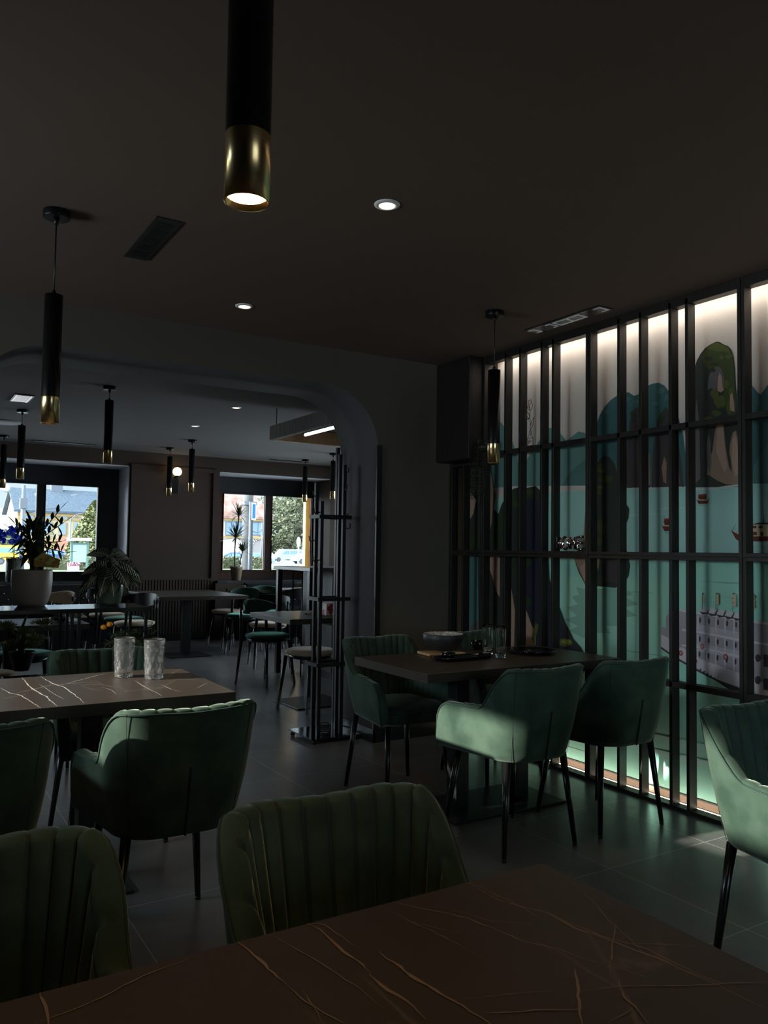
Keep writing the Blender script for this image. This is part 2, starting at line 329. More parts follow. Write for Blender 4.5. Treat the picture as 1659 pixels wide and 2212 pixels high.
struct('baseboard_arch', MB().box(AX1-.012, W, A0-.014, A0, 0, .09).box(AX1-.014, AX1, A0-.014, A1+.014, 0, .09), M['base'])
struct('baseboard_arch_far', MB().box(AX1-.012, XR2, A1, A1+.014, 0, .09).box(XL, AX0, A0-.014, A0, 0, .09), M['base'])
# back wall with two windows
w1 = (-.9, 2.82); w2 = (at(475, 1022, Y=B0).x, at(714, 1040, Y=B0).x)
SZ, TZ = .83, 2.42
mb = MB()
mb.box(XL-.2, XR2, B0, B1, -.1, SZ); mb.box(XL-.2, XR2, B0, B1, TZ, CE+.1)
mb.box(XL-.2, w1[0], B0, B1, SZ, TZ); mb.box(w1[1], w2[0], B0, B1, SZ, TZ)
w3 = (w2[1]+.10, w2[1]+.55); TZ3 = at(718, 1078, Y=B0).z        # narrow window seen as a bright slit behind the coat rack
mb.box(w2[1], w3[0], B0, B1, SZ, TZ); mb.box(w3[0], w3[1], B0, B1, TZ3, TZ); mb.box(w3[1], XR2, B0, B1, SZ, TZ)
struct('wall_back', mb, M['wall2'])
yw = B1-.06
struct('trim_2', MB().box(w1[0], w1[1], yw-.02, B1-.01, 2.14, TZ), M['walldark'])
struct('trim_3', MB().box(w2[0], w2[1], yw-.02, B1-.01, 2.145, TZ), M['walldark'])
lin = mat('daylit reveal plaster', (.62, .60, .64), .8)  # daylight on the jamb and head is put into this pale colour
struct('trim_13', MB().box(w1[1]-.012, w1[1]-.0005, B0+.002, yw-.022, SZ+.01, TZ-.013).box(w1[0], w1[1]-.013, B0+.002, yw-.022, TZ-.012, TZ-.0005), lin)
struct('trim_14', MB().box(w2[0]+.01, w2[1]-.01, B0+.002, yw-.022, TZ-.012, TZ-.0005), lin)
def sillb(n, a, b): struct(n, MB().box(a-.02, b+.02, B0-.06, B1-.02, SZ-.03, SZ+.008), M['sill'], bevel=.006)
sillb('trim_4', *w1); sillb('trim_5', *w2)
def window(n, x0, x1, z0, z1, y, panes, m, handle=None):
    o = struct(n, MB().box(x0, x1, y, y+.06, z0, panes[0][2]).box(x0, x1, y, y+.06, panes[0][3], z1), m)
    fr = MB(); xs = [x0]+[q for p in panes for q in p[:2]]+[x1]
    for a, b in zip(xs[::2], xs[1::2]): fr.box(a, b, y-.01, y+.06, panes[0][2]-.04, panes[0][3]+.04)
    fr.build('window_frame', m, o, bevel=.008)
    for a, b, c, d in panes:
        MB().box(a-.01, b+.01, y+.03, y+.036, c-.01, d+.01).build('pane', M['glass'], o)
        bd = MB(); w = .014
        for q in ((a-w, a, c-w, d+w), (b, b+w, c-w, d+w), (a, b, c-w, c), (a, b, d, d+w)): bd.box(q[0], q[1], y-.02, y+.03, q[2], q[3])
        bd.build('glazing_bead', m, o, bevel=.004)
    if handle: MB().cyl((handle, y-.05, 1.52), (handle, y-.05, 1.40), .011, .009).cyl((handle, y-.05, 1.51), (handle, y, 1.51), .012).build('window_handle', M['gold'], o)
    return o
def wx(px, py): return at(px, py, Y=yw).x
zt1, zb1 = at(150, 1047, Y=yw).z, at(150, 1235, Y=yw).z
window('window_1', w1[0], w1[1], SZ, 2.2, yw, [(w1[0]+.1, -.25, zb1, zt1), (-.12, .75, zb1, zt1), (.80, wx(78, 1100), zb1, zt1), (wx(98, 1100), wx(210, 1100), zb1, zt1)], M['winframe1'])
o = struct('window_7', MB().box(w3[0], w3[0]+.03, B0+.02, B0+.07, SZ, TZ3).box(w3[1]-.03, w3[1], B0+.02, B0+.07, SZ, TZ3).box(w3[0]+.03, w3[1]-.03, B0+.02, B0+.07, SZ, SZ+.03).box(w3[0]+.03, w3[1]-.03, B0+.02, B0+.07, TZ3-.03, TZ3), M['winframe'])
MB().box(w3[0]+.03, w3[1]-.03, B0+.04, B0+.046, SZ+.03, TZ3-.03).build('pane', M['glass'], o)
zt2, zb2 = at(575, 1068, Y=yw).z, at(575, 1231, Y=yw).z
window('window_2', w2[0], w2[1], SZ, 2.2, yw, [(wx(483, 1100), wx(572, 1100), zb2, zt2), (wx(588, 1100), wx(673, 1100), zb2, zt2)], M['winframe'], handle=wx(583, 1170))
for k, (a, b, za, zb) in enumerate(wins_left):      # windows in the left wall, outside the frame
    o = MB(); xx = XL-.2
    for q in ((a, a+.04), (b-.04, b)): o.box(xx-.06, xx, q[0], q[1], za, zb)
    o.box(xx-.06, xx, a, b, za, za+.04); o.box(xx-.06, xx, a, b, zb-.04, zb)
    o = struct('window_%d' % (k+3), o, M['winframe1'])
    MB().box(xx-.03, xx-.025, a+.04, b-.04, za+.04, zb-.04).build('pane', M['glass'], o)
    portal('left window portal', (XL-.34, (a+b)/2, (za+zb)/2), (0, -pi/2, 0), zb-za, b-a)
portal('back window portal', ((w1[0]+w1[1])/2, B1+.05, 1.6), (pi/2, 0, 0), w1[1]-w1[0], 1.3)
portal('back window portal', ((w2[0]+w2[1])/2, B1+.05, 1.6), (pi/2, 0, 0), w2[1]-w2[0], 1.3)
# ribbed wainscot and mouldings on the back wall
mb = MB(); a, b = 2.87, 4.02; k = a
while k < b: mb.box(k, k+.026, B0-.022, B0, .1, .85); k += .042
mb.box(a, b, B0-.008, B0, .1, .85); mb.box(a-.01, b+.01, B0-.028, B0, .85, .87)
struct('trim_6', mb, M['wall2'])
struct('trim_7', MB().box(2.84, 2.90, B0-.02, B0, .87, 2.45).box(w2[0]-.10, w2[0]-.03, B0-.02, B0, .87, 2.45).box(2.901, w2[0]-.101, B0-.018, B0, 2.39, 2.45), M['wall2'])
struct('trim_8', MB().box(w2[0]-.05, w2[0]+.38, B0-.07, B0, .0, SZ-.03), M['wall2'])
struct('baseboard_back', MB().box(XL, XR2, B0-.03, B0-.001, 0, .1), M['base'])
# ------------------------------------------------------------------ mural
mcols = {'sky': (.62, .57, .52), 'haze': (.50, .52, .48), 'hill': (.13, .27, .25), 'hill2': (.085, .19, .18), 'blue': (.045, .13, .14), 'bluel': (.075, .18, .175), 'water': (.33, .60, .56), 'waterg': (.32, .68, .57),
 'waterd': (.22, .47, .40), 'dark': (.028, .040, .034), 'navy': (.018, .026, .045), 'olive': (.085, .11, .025), 'olived': (.05, .075, .022), 'green': (.025, .05, .02), 'pink': (.40, .27, .22), 'tan': (.28, .19, .14), 'grey': (.12, .11, .12),
 'rock': (.055, .05, .055), 'shipw': (.62, .60, .65), 'shipg': (.36, .35, .40), 'shipd': (.05, .045, .06), 'red': (.40, .03, .04), 'boat': (.12, .025, .015), 'cream': (.55, .45, .30), 'foam': (.5, .55, .53), 'ripple': (.40, .68, .62), 'lime': (.20, .26, .06)}
keys = list(mcols); mm = []
for k_ in keys:
    c = mcols[k_]; mm.append(mat('mural '+k_, c, .55, bump=(120, .25, .003), spec=.3))
mur = MB(); LY = [0]
ZB, ZT = .046, CE-.002
def ML(x, y): p = at(x, y, X=XM); return (p.y, min(max(p.z, ZB), ZT))
def mpoly(c, pts, world=False):
    LY[0] += 1; x = XM-.0004-.00005*LY[0]
    q = [ML(*p) if not world else p for p in pts]
    vs = [mur.b.verts.new((x, min(4.7, max(.35, yy)), zz)) for yy, zz in q]
    f = mur.b.faces.new(vs); f.material_index = keys.index(c); f.normal_update()
    if f.normal.x > 0: f.normal_flip(); f.normal_update()
    bmesh.ops.triangulate(mur.b, faces=[f])
mur.box(XM, XM+.027, .3, A0, ZB, ZT, keys.index('sky'))
rnd = random.Random(3)
def wob(c, cx, cy_, rx, ry, n=14, j=.25):
    mpoly(c, [(cx+rx*cos(2*pi*i/n)*(1+rnd.uniform(-j, j)), cy_+ry*sin(2*pi*i/n)*(1+rnd.uniform(-j, j))) for i in range(n)])
HZ = 1.50
HZ = ML(1350, 1052)[1]
mpoly('water', [(.35, HZ), (4.7, HZ), (4.7, ZB), (.35, ZB)], True)
mpoly('waterg', [(.35, 1.27), (1.2, 1.25), (2.3, 1.28), (3.2, 1.24), (4.7, 1.28), (4.7, ZB), (.35, ZB)], True)
for i in range(46):
    y_ = rnd.uniform(.4, 4.6); z_ = rnd.uniform(ZB+.03, HZ-.01); L_ = rnd.uniform(.15, .7)
    mpoly(rnd.choice(['ripple', 'ripple', 'waterd', 'water']), [(y_, z_), (y_+L_*.5, z_+.004), (y_+L_, z_), (y_+L_*.5, z_-.005)], True)
for sw in ((.30, .62, .45), (.22, .50, .30)):
    mpoly('ripple', [(.4, sw[0]), (1.8, sw[0]+.06), (3.0, sw[0]+.02), (4.3, sw[0]+.05), (4.3, sw[0]+.03), (3.0, sw[0]-.01), (1.8, sw[0]+.035), (.4, sw[0]-.03)], True)
mpoly('hill', [(1045, 880), (1060, 890), (1085, 915), (1103, 940), (1118, 985), (1126, 1049), (1045, 1056)])
mpoly('hill', [(1112, 1050), (1130, 1010), (1143, 985), (1160, 960), (1175, 938), (1188, 924), (1200, 925), (1213, 938), (1224, 952), (1237, 942), (1250, 932), (1263, 935), (1290, 955), (1300, 1049)])
mpoly('hill2', [(1215, 1048), (1232, 1020), (1245, 1008), (1262, 995), (1300, 985), (1300, 1049)])
mpoly('blue', [(1276, 1051), (1280, 980), (1287, 925), (1296, 897), (1306, 880), (1320, 864), (1333, 855), (1345, 851), (1358, 847), (1370, 855), (1378, 853), (1386, 846), (1398, 834), (1410, 829), (1424, 827), (1436, 833), (1446, 847), (1455, 870), (1466, 900), (1476, 938), (1482, 985), (1486, 1051)])
for b_ in ((1352, 862, 10, 6), (1428, 845, 9, 6), (1418, 872, 9, 4), (1434, 890, 7, 6), (1375, 868, 7, 4), (1440, 860, 5, 7), (1310, 890, 6, 5)): wob('bluel', *b_)
mpoly('rock', [(1351, 1054), (1356, 960), (1362, 905), (1370, 884), (1379, 880), (1388, 892), (1394, 930), (1402, 985), (1406, 1053)])
mpoly('tan', [(1392, 1050), (1395, 1000), (1399, 960), (1404, 985), (1406, 1048)])
mpoly('rock', [(1408, 1053), (1412, 970), (1420, 910), (1430, 888), (1440, 880), (1450, 890), (1462, 930), (1472, 990), (1478, 1052)])
mpoly('tan', [(1430, 1010), (1436, 985), (1441, 1000), (1440, 1045), (1434, 1040)]); mpoly('grey', [(1450, 1040), (1455, 960), (1464, 980), (1470, 1045)])
wob('green', 1368, 900, 6, 14); wob('green', 1430, 905, 7, 12)
mpoly('blue', [(1584, 1045), (1590, 860), (1600, 810), (1612, 820), (1625, 832), (1636, 846), (1644, 853), (1655, 838), (1680, 800), (1740, 760), (1800, 790), (1860, 1045)])
mpoly('bluel', [(1622, 1025), (1640, 985), (1659, 960), (1720, 900), (1860, 1000), (1860, 1045), (1622, 1045)])
# tall green-topped karst
mpoly('dark', [(1488, 1053), (1493, 940), (1497, 850), (1500, 800), (1506, 780), (1514, 765), (1524, 752), (1536, 744), (1548, 738), (1556, 739), (1564, 744), (1574, 748), (1581, 756), (1586, 772), (1589, 795), (1590, 815), (1592, 850), (1595, 900), (1602, 960), (1610, 1000), (1616, 1040), (1612, 1052)])
mpoly('grey', [(1498, 1048), (1502, 900), (1506, 860), (1512, 920), (1514, 1048)])
mpoly('olived', [(1516, 772), (1522, 760), (1532, 750), (1546, 740), (1560, 744), (1573, 750), (1580, 762), (1585, 785), (1587, 830), (1592, 880), (1586, 905), (1575, 900), (1566, 860), (1560, 815), (1548, 795), (1535, 800), (1524, 792)])
mpoly('olive', [(1528, 752), (1547, 739), (1560, 744), (1574, 751), (1579, 765), (1566, 759), (1552, 760), (1540, 757)])
for b_ in ((1560, 772, 5, 5), (1575, 770, 7, 5), (1570, 830, 6, 9), (1545, 850, 9, 14), (1556, 868, 12, 16), (1549, 893, 10, 7), (1530, 905, 8, 5), (1580, 850, 5, 12), (1577, 880, 7, 16)): wob('olive', *b_)
mpoly('grey', [(1529, 842), (1532, 815), (1537, 800), (1543, 795), (1552, 792), (1560, 798), (1565, 815), (1566, 838), (1558, 846), (1550, 838), (1545, 843), (1540, 838)])
mpoly('pink', [(1551, 844), (1552, 818), (1556, 804), (1560, 815), (1562, 835), (1565, 843), (1558, 848)]); mpoly('pink', [(1578, 886), (1578, 855), (1583, 848), (1587, 870), (1588, 890)])
wob('dark', 1541, 800, 6, 5); wob('dark', 1533, 775, 9, 5); wob('green', 1545, 787, 10, 4)
mpoly('tan', [(1527, 1045), (1530, 1000), (1540, 975), (1546, 930), (1550, 913), (1562, 913), (1568, 930), (1571, 970), (1576, 1000), (1578, 960), (1584, 935), (1591, 930), (1597, 960), (1603, 1010), (1608, 1040), (1590, 1048), (1560, 1045)])
mpoly('pink', [(1548, 975), (1551, 925), (1556, 918), (1563, 925), (1567, 970), (1573, 1010), (1566, 1020), (1558, 1000)]); mpoly('pink', [(1582, 1000), (1583, 950), (1590, 940), (1597, 975), (1598, 1020), (1590, 1030)])
mpoly('grey', [(1528, 960), (1532, 935), (1536, 955), (1538, 1000), (1534, 1030), (1529, 1000)])
mpoly('dark', [(1497, 1052), (1512, 1035), (1532, 1026), (1550, 1038), (1570, 1046), (1545, 1052)]); mpoly('dark', [(1564, 915), (1571, 920), (1573, 955), (1581, 1000), (1582, 1020), (1576, 1008), (1569, 968)])
mpoly('foam', [(1484, 1053), (1510, 1055), (1540, 1055), (1565, 1050), (1600, 1046), (1630, 1044), (1600, 1050), (1565, 1055), (1540, 1059), (1505, 1060)])
mpoly('foam', [(1344, 1054), (1400, 1054), (1470, 1051), (1484, 1053), (1440, 1055), (1390, 1058)])
# balanced rock in the middle
mpoly('waterd', [(1246, 1268), (1262, 1272), (1300, 1272), (1345, 1268), (1368, 1282), (1352, 1290), (1382, 1305), (1350, 1312), (1378, 1330), (1340, 1335), (1350, 1352), (1310, 1352), (1320, 1368), (1280, 1366), (1262, 1378), (1228, 1362), (1250, 1352), (1222, 1338), (1248, 1330), (1226, 1312), (1250, 1305), (1236, 1290), (1252, 1284)])
mpoly('dark', [(1262, 1182), (1265, 1120), (1270, 1068), (1280, 1020), (1292, 998), (1306, 984), (1318, 988), (1328, 1002), (1338, 1030), (1345, 1066), (1352, 1085), (1360, 1100), (1358, 1120), (1352, 1132), (1350, 1170), (1356, 1196), (1362, 1222), (1358, 1245), (1348, 1262), (1330, 1270), (1290, 1266), (1268, 1268), (1252, 1238), (1246, 1222), (1241, 1204), (1246, 1192), (1255, 1186)])
for b_ in ((1300, 1010, 12, 10), (1310, 1035, 16, 8), (1295, 1060, 10, 7), (1300, 1140, 10, 18), (1292, 1170, 10, 10)): wob('olived', *b_)
for b_ in ((1302, 1018, 8, 4), (1298, 1052, 7, 4)): wob('olive', *b_)
mpoly('tan', [(1260, 1182), (1266, 1100), (1269, 1080), (1273, 1120), (1272, 1180)]); mpoly('tan', [(1241, 1204), (1248, 1194), (1270, 1196), (1274, 1212), (1278, 1255), (1268, 1266), (1256, 1240), (1248, 1222)])
mpoly('pink', [(1254, 1224), (1266, 1216), (1272, 1248), (1264, 1256)]); mpoly('tan', [(1288, 1196), (1298, 1198), (1294, 1232), (1287, 1215)])
mpoly('rock', [(1300, 1198), (1350, 1196), (1358, 1225), (1344, 1258), (1306, 1256)])
# dark cliffs on the far left
mpoly('dark', [(1008, 1440), (1008, 1010), (1020, 1000), (1050, 985), (1062, 1000), (1066, 1040), (1072, 1070), (1068, 1100), (1078, 1110), (1084, 1092), (1096, 1070), (1110, 1056), (1124, 1052), (1140, 1054), (1158, 1050), (1172, 1064), (1178, 1082), (1176, 1100), (1184, 1112), (1184, 1170), (1188, 1250), (1198, 1275), (1206, 1300), (1214, 1322), (1222, 1345), (1232, 1362), (1240, 1380), (1256, 1398), (1266, 1415), (1270, 1440)])
mpoly('navy', [(1130, 1420), (1128, 1080), (1150, 1075), (1170, 1090), (1182, 1200), (1192, 1290), (1212, 1345), (1232, 1385), (1262, 1425)])
for b_ in ((1142, 1066, 14, 8), (1110, 1075, 14, 9), (1080, 1130, 12, 20), (1075, 1165, 16, 12), (1025, 1170, 14, 12), (1140, 1215, 10, 8), (1140, 1300, 8, 10), (1108, 1236, 8, 6)): wob('green', *b_)
for b_ in ((1222, 1388, 18, 9), (1150, 1385, 8, 14)): wob('olive', *b_)
wob('lime', 1226, 1386, 11, 5); wob('olived', 1146, 1062, 9, 6); wob('olived', 1118, 1090, 10, 6)
mpoly('pink', [(1054, 1198), (1066, 1200), (1081, 1202), (1081, 1290), (1076, 1282), (1068, 1255), (1058, 1226)]); mpoly('pink', [(1098, 1245), (1106, 1270), (1114, 1320), (1112, 1400), (1100, 1400), (1098, 1300)])
mpoly('pink', [(1132, 1306), (1140, 1322), (1150, 1350), (1160, 1370), (1158, 1395), (1150, 1402), (1132, 1402)]); mpoly('tan', [(1052, 1180), (1054, 1040), (1062, 1020), (1068, 1060), (1064, 1130)])
mpoly('pink', [(1012, 1130), (1014, 1060), (1030, 1080), (1024, 1110)]); mpoly('bluel', [(1010, 1200), (1034, 1202), (1036, 1380), (1012, 1378)]); mpoly('grey', [(1015, 1400), (1018, 1350), (1036, 1340), (1036, 1400)])
mpoly('olive', [(1160, 1372), (1166, 1350), (1158, 1345), (1150, 1380), (1156, 1398)])
# little boats
def boat(cx, cy_, s):
    mpoly('waterd', [(cx-10*s, cy_+12*s), (cx+14*s, cy_+11*s), (cx+8*s, cy_+15*s), (cx-6*s, cy_+15*s)])
    mpoly('cream', [(cx-16*s, cy_-4*s), (cx-12*s, cy_+1*s), (cx+10*s, cy_+2*s), (cx+16*s, cy_-4*s), (cx+12*s, cy_+9*s), (cx-10*s, cy_+9*s)])
    mpoly('boat', [(cx-15*s, cy_-1*s), (cx-12*s, cy_+3*s), (cx+10*s, cy_+4*s), (cx+15*s, cy_-2*s), (cx+11*s, cy_+10*s), (cx-9*s, cy_+11*s)])
    mpoly('boat', [(cx-9*s, cy_+1*s), (cx-9*s, cy_-7*s), (cx+8*s, cy_-8*s), (cx+8*s, cy_+1*s)])
    mpoly('red', [(cx-10*s, cy_-7*s), (cx-8*s, cy_-10*s), (cx+7*s, cy_-11*s), (cx+9*s, cy_-8*s)])
    mpoly('shipd', [(cx-10*s, cy_-2*s), (cx-9.4*s, cy_-18*s), (cx-8.8*s, cy_-2*s)])
boat(1520, 1078, 1.0); boat(1449, 1133, 1.3)
s_ = 3
mpoly('cream', [(1582, 1147), (1592, 1166), (1600, 1160), (1634, 1160), (1640, 1168), (1700, 1165), (1706, 1140), (1625, 1133), (1622, 1150), (1598, 1150)])
mpoly('boat', [(1581, 1146), (1600, 1156), (1620, 1159), (1700, 1158), (1710, 1150), (1700, 1168), (1600, 1170), (1592, 1165)])
for q in ((1627, 1136, 9, 5), (1641, 1136, 8, 5), (1627, 1149, 10, 7), (1645, 1149, 6, 8)): mpoly('boat', [(q[0], q[1]), (q[0]+q[2], q[1]), (q[0]+q[2], q[1]+q[3]), (q[0], q[1]+q[3])])
mpoly('boat', [(1626, 1133), (1640, 1129), (1706, 1130), (1706, 1133)]); mpoly('shipd', [(1650, 1130), (1652, 1112), (1653, 1130)]); mpoly('shipd', [(1583, 1147), (1594, 1128), (1584, 1148)])
# cruise ship
def sp(zx, zy): return (1400+zx/3.687, 1180+zy/3.687)
def SPL(c, pts): mpoly(c, [sp(*p) for p in pts])
SPL('shipg', [(112, 640), (150, 650), (150, 560), (170, 540), (170, 500), (240, 500), (300, 505), (400, 530), (740, 590), (960, 620), (1200, 640), (1200, 1700), (960, 1420), (740, 1130), (380, 970), (240, 895), (110, 800)])
SPL('shipw', [(112, 700), (240, 770), (380, 880), (740, 1010), (960, 1100), (1200, 1200), (1200, 1650), (960, 1370), (740, 1120), (560, 1060), (380, 962), (240, 888), (110, 795)])
SPL('shipd', [(110, 800), (240, 888), (380, 968), (560, 1062), (740, 1128), (960, 1420), (960, 1450), (740, 1200), (560, 1078), (380, 985), (240, 903), (110, 815)])
for r_, (y0, y1) in enumerate(((540, 580), (690, 775), (810, 860))):
    SPL('shipw', [(250, y0-25+r_*4), (400, y0), (740, y0+55+r_*12), (1200, y0+120+r_*20), (1200, y0+100+r_*20), (740, y0+35+r_*12), (400, y0-18), (250, y0-40+r_*4)])
    for i in range(5):
        x = 400+i*72; y = y0+10+i*9+r_*i*3
        SPL('shipw', [(x, y), (x+10, y), (x+10, y+110), (x, y+108)])
        cx, cy_ = x+22-r_*2, y+38; SPL('shipd', [(cx+8*cos(2*pi*k/12), cy_+24*sin(2*pi*k/12)) for k in range(12)])
for i in range(9):
    y = 640+i*7
    SPL('shipw', [(385, y-22), (740, y+48), (740, y+51), (385, y-19)])
    SPL('shipw', [(385, y+130), (740, y+195), (740, y+198), (385, y+133)])
for i in range(6): SPL('shipd', [(428+i*28+7*cos(2*pi*k/10), 982+i*17+8*sin(2*pi*k/10)) for k in range(10)])
for cx, cy_, rr in ((885, 890, 22), (885, 1065, 24), (1010, 900, 22), (1010, 1080, 24)): SPL('shipd', [(cx+rr*cos(2*pi*k/14), cy_+rr*1.4*sin(2*pi*k/14)) for k in range(14)])
for x in (930, 1060): SPL('shipd', [(x, 860), (x+60, 866), (x+60, 966), (x, 958)]); SPL('shipd', [(x, 1050), (x+60, 1056), (x+60, 1150), (x, 1140)])
for i in range(5): x = 435+i*66; y = 500+i*12; SPL('shipd', [(x-15, y+18), (x+40, y+30), (x+66, y-2), (x+60, y+38), (x+10, y+44)]); SPL('shipw', [(x-12, y+16), (x+38, y+26), (x+60, y-6), (x+45, y-18), (x+5, y-20)])
for cx, cy_, rr in ((272, 850, 15), (444, 797, 16), (388, 915, 15), (628, 880, 17)):
    SPL('red', [(cx+rr*cos(2*pi*k/16), cy_+rr*1.4*sin(2*pi*k/16)) for k in range(16)]); SPL('shipg', [(cx+rr*.6*cos(2*pi*k/16), cy_+rr*.85*sin(2*pi*k/16)) for k in range(16)])
for i in range(4): SPL('shipg', [(255+0*i, 640+i*45), (280, 650+i*45), (280, 675+i*45), (255, 665+i*45)])
for i, (x, y, s) in enumerate(((457, 397, 11), (564, 397, 13), (700, 398, 16), (846, 404, 17))):
    SPL('shipd', [(x-14, y-20), (x-8, y-28), (x+4, y-22), (x+4, y-14), (x-8, y-20), (x-11, y+110), (x-15, y+110)])
    for j in range(3): SPL('cream', [(x+s*cos(2*pi*k/16), y+j*2.1*s+s*1.12*sin(2*pi*k/16)) for k in range(16)])
o = mur.build('mural', mm, fix=False)
tagp(o, 'painted bay mural with karst rocks, boats and white cruise ship behind black slats', 'mural')
# led strips
for nm, z, lab, m_ in (('led_strip', CE-.03, 'warm white light strip hidden along the top edge of the mural', 'led'), ('led_strip', .012, 'warm white light strip along the floor under the mural', 'led2')):
    o = MB().box(W+.062, W+.078, .32, A0-.42 if z > 1 else A0-.02, z-.006, z+.006).build(nm, M[m_]); tagp(o, lab, 'light strip', 'mural light strips')
    MB().box(W+.060, W+.062, .32, A0-.42 if z > 1 else A0-.02, z-.008, z+.008).build('strip_channel', M['blackmetal'], o)
struct('trim_9', MB().box(XM+.004, XM+.03, .3, A0, 0, ZB-.006), mat('sandy render', (.35, .26, .20), .8))
struct('trim_10', MB().box(XM-.006, XM+.02, .3, A0, ZB-.008, ZB), M['black'])
# ------------------------------------------------------------------ slatted screens in front of the mural
D = .058; T = .019
def lattice(y0, y1, z0, z1, posts, rails, label, basez=0):
    yc = (y0+y1)/2; t = thing('lattice_screen', label, 'screen', (W, yc, z0), 0, 'black slatted screens in front of the mural')
    def P(n, ya, yb, za, zb, d=D): MB().box(0, d, ya-yc, yb-yc, za-z0, zb-z0).build(n, M['blackwood'], t, bevel=.0015)
    P('edge_post', y0+.0008, y0+T, z0, z1); P('edge_post', y1-T, y1-.0008, z0, z1)
    P('edge_rail', y0+T, y1-T, z0, z0+T); P('edge_rail', y0+T, y1-T, z1-(T if z1 < 2 else .05), z1)
    for p_ in posts: P('post', p_-T/2, p_+T/2, z0+T, z1-.019)
    for r_ in rails:
        ys = [y0+T]+sorted(p_ for p_ in posts)+[y1-T]
        P('rail', y0+T, y1-T, r_-.016, r_+.014, D-.004)
    return t
PA = [3.125, 2.972, 2.775, 2.671]; PB = [4.10, 3.955, 3.752, 3.65]; PC = [4.55]; PD = [2.12, 1.98, 1.74, 1.65]; PE = [1.12, .98, .74, .66]
cols = [(3.354, 2.362, PA, 'second bay, behind the far pair of green chairs'), (4.335, 3.356, PB, 'third bay, with the tulip wire ornament'), (4.70, 4.337, PC, 'narrow last bay beside the arch wall'), (2.360, 1.365, PD, 'nearest bay in view, at the right picture edge'), (1.363, .36, PE, 'bay beyond the right picture edge')]
ZMID = 1.295
for y1, y0, ps, lb in cols:
    top = 1.93 if y1 > 4.5 else CE-.004
    lattice(y0, y1, ZMID+.001, top, ps, [1.97] if top > 2 else [], 'black slatted upper screen, '+lb)
    lattice(y0, y1, .0, ZMID-.001, ps, [.635], 'black slatted lower screen, '+lb)
# hanging cabinet at the end of the screen
t = thing('wall_cabinet', 'black wooden box cabinet hung from the ceiling at the end of the screens', 'cabinet', (3.36, 4.53, 1.94))
MB().box(.018, XM-3.36-.005, -.19, .185, 0, CE-1.94-.004).build('body', M['blackwood'], t, bevel=.003)
MB().box(0, .018, -.195, .188, .002, CE-1.94-.006).build('door', M['blackwood'], t, bevel=.002)
# ------------------------------------------------------------------ ornaments on the screen
p0, p1 = at(1198, 1180, X=W+.03), at(1262, 1180, X=W+.03)
t = thing('letter_ornament', 'shiny foil balloon letters spelling HOME standing on the screen middle rail', 'ornament', (W+.03, p0.y, ZMID+.02))
lw = (p0.y-p1.y)/4; Hh = .098
def LT(ch, strokes, k):
    mb = MB()
    for s in strokes: mb.tube([(0, -(k*lw+lw*.5+q[0]*lw*.34), Hh*.5+q[1]*Hh*.37) for q in s], .0092, n=10, closed=(len(s) > 8))
    o = mb.build('letter', M['chrome'], t); o['label'] = 'letter '+ch
LT('H', [[(-1, -1), (-1, 0), (-1, 1)], [(1, -1), (1, 0), (1, 1)], [(-1, 0), (0, 0), (1, 0)]], 0)
LT('O', [[(cos(2*pi*i/14), sin(2*pi*i/14)) for i in range(14)]], 1)
LT('M', [[(-1, -1), (-1, 1), (-.5, .4), (0, -.2), (.5, .4), (1, 1), (1, -1)]], 2)
LT('E', [[(1, 1), (0, 1), (-1, 1), (-1, 0), (-1, -1), (0, -1), (1, -1)], [(-1, 0), (0, 0), (.7, 0)]], 3)
# tulip
q0 = at(1146, 960, X=W+.03)
t = thing('tulip_ornament', 'bronze line-art tulips in a bottle standing on the upper screen rail', 'ornament', (W+.028, q0.y, 1.985))
sc_ = .00255
def TP(pts): return [(0, -(x-372)*.0008, (672-y)*.00056) for x, y in pts]
mb = MB()
for s in ([(345, 668), (338, 650), (338, 570), (355, 540), (360, 488), (382, 488), (384, 540), (402, 565), (402, 650), (395, 668), (345, 668)], [(338, 572), (402, 572)], [(372, 545), (370, 490), (372, 400), (362, 320), (350, 280)], [(350, 600), (356, 630), (372, 620), (368, 590), (352, 600)], [(350, 640), (356, 612), (380, 610)], [(374, 480), (400, 430), (412, 340), (385, 380), (376, 430)], [(362, 320), (368, 255)],
          [(368, 255), (345, 235), (332, 190), (330, 145), (345, 160), (352, 128), (365, 150), (376, 125), (384, 155), (396, 190), (390, 235), (368, 255)], [(352, 160), (350, 200), (366, 250)], [(384, 158), (360, 180), (362, 240)],
          [(352, 352), (320, 345), (298, 310), (285, 255), (305, 250), (318, 228), (328, 255), (350, 280), (360, 320), (352, 352)], [(305, 262), (320, 320), (350, 350)], [(328, 258), (326, 300), (352, 345)]):
    mb.tube(TP(s), .0019, n=6)
mb.build('wire_drawing', M['bronze'], t)
MB().box(-.022, .022, -.062, .062, -.004, .004).build('base', M['bronze'], t)
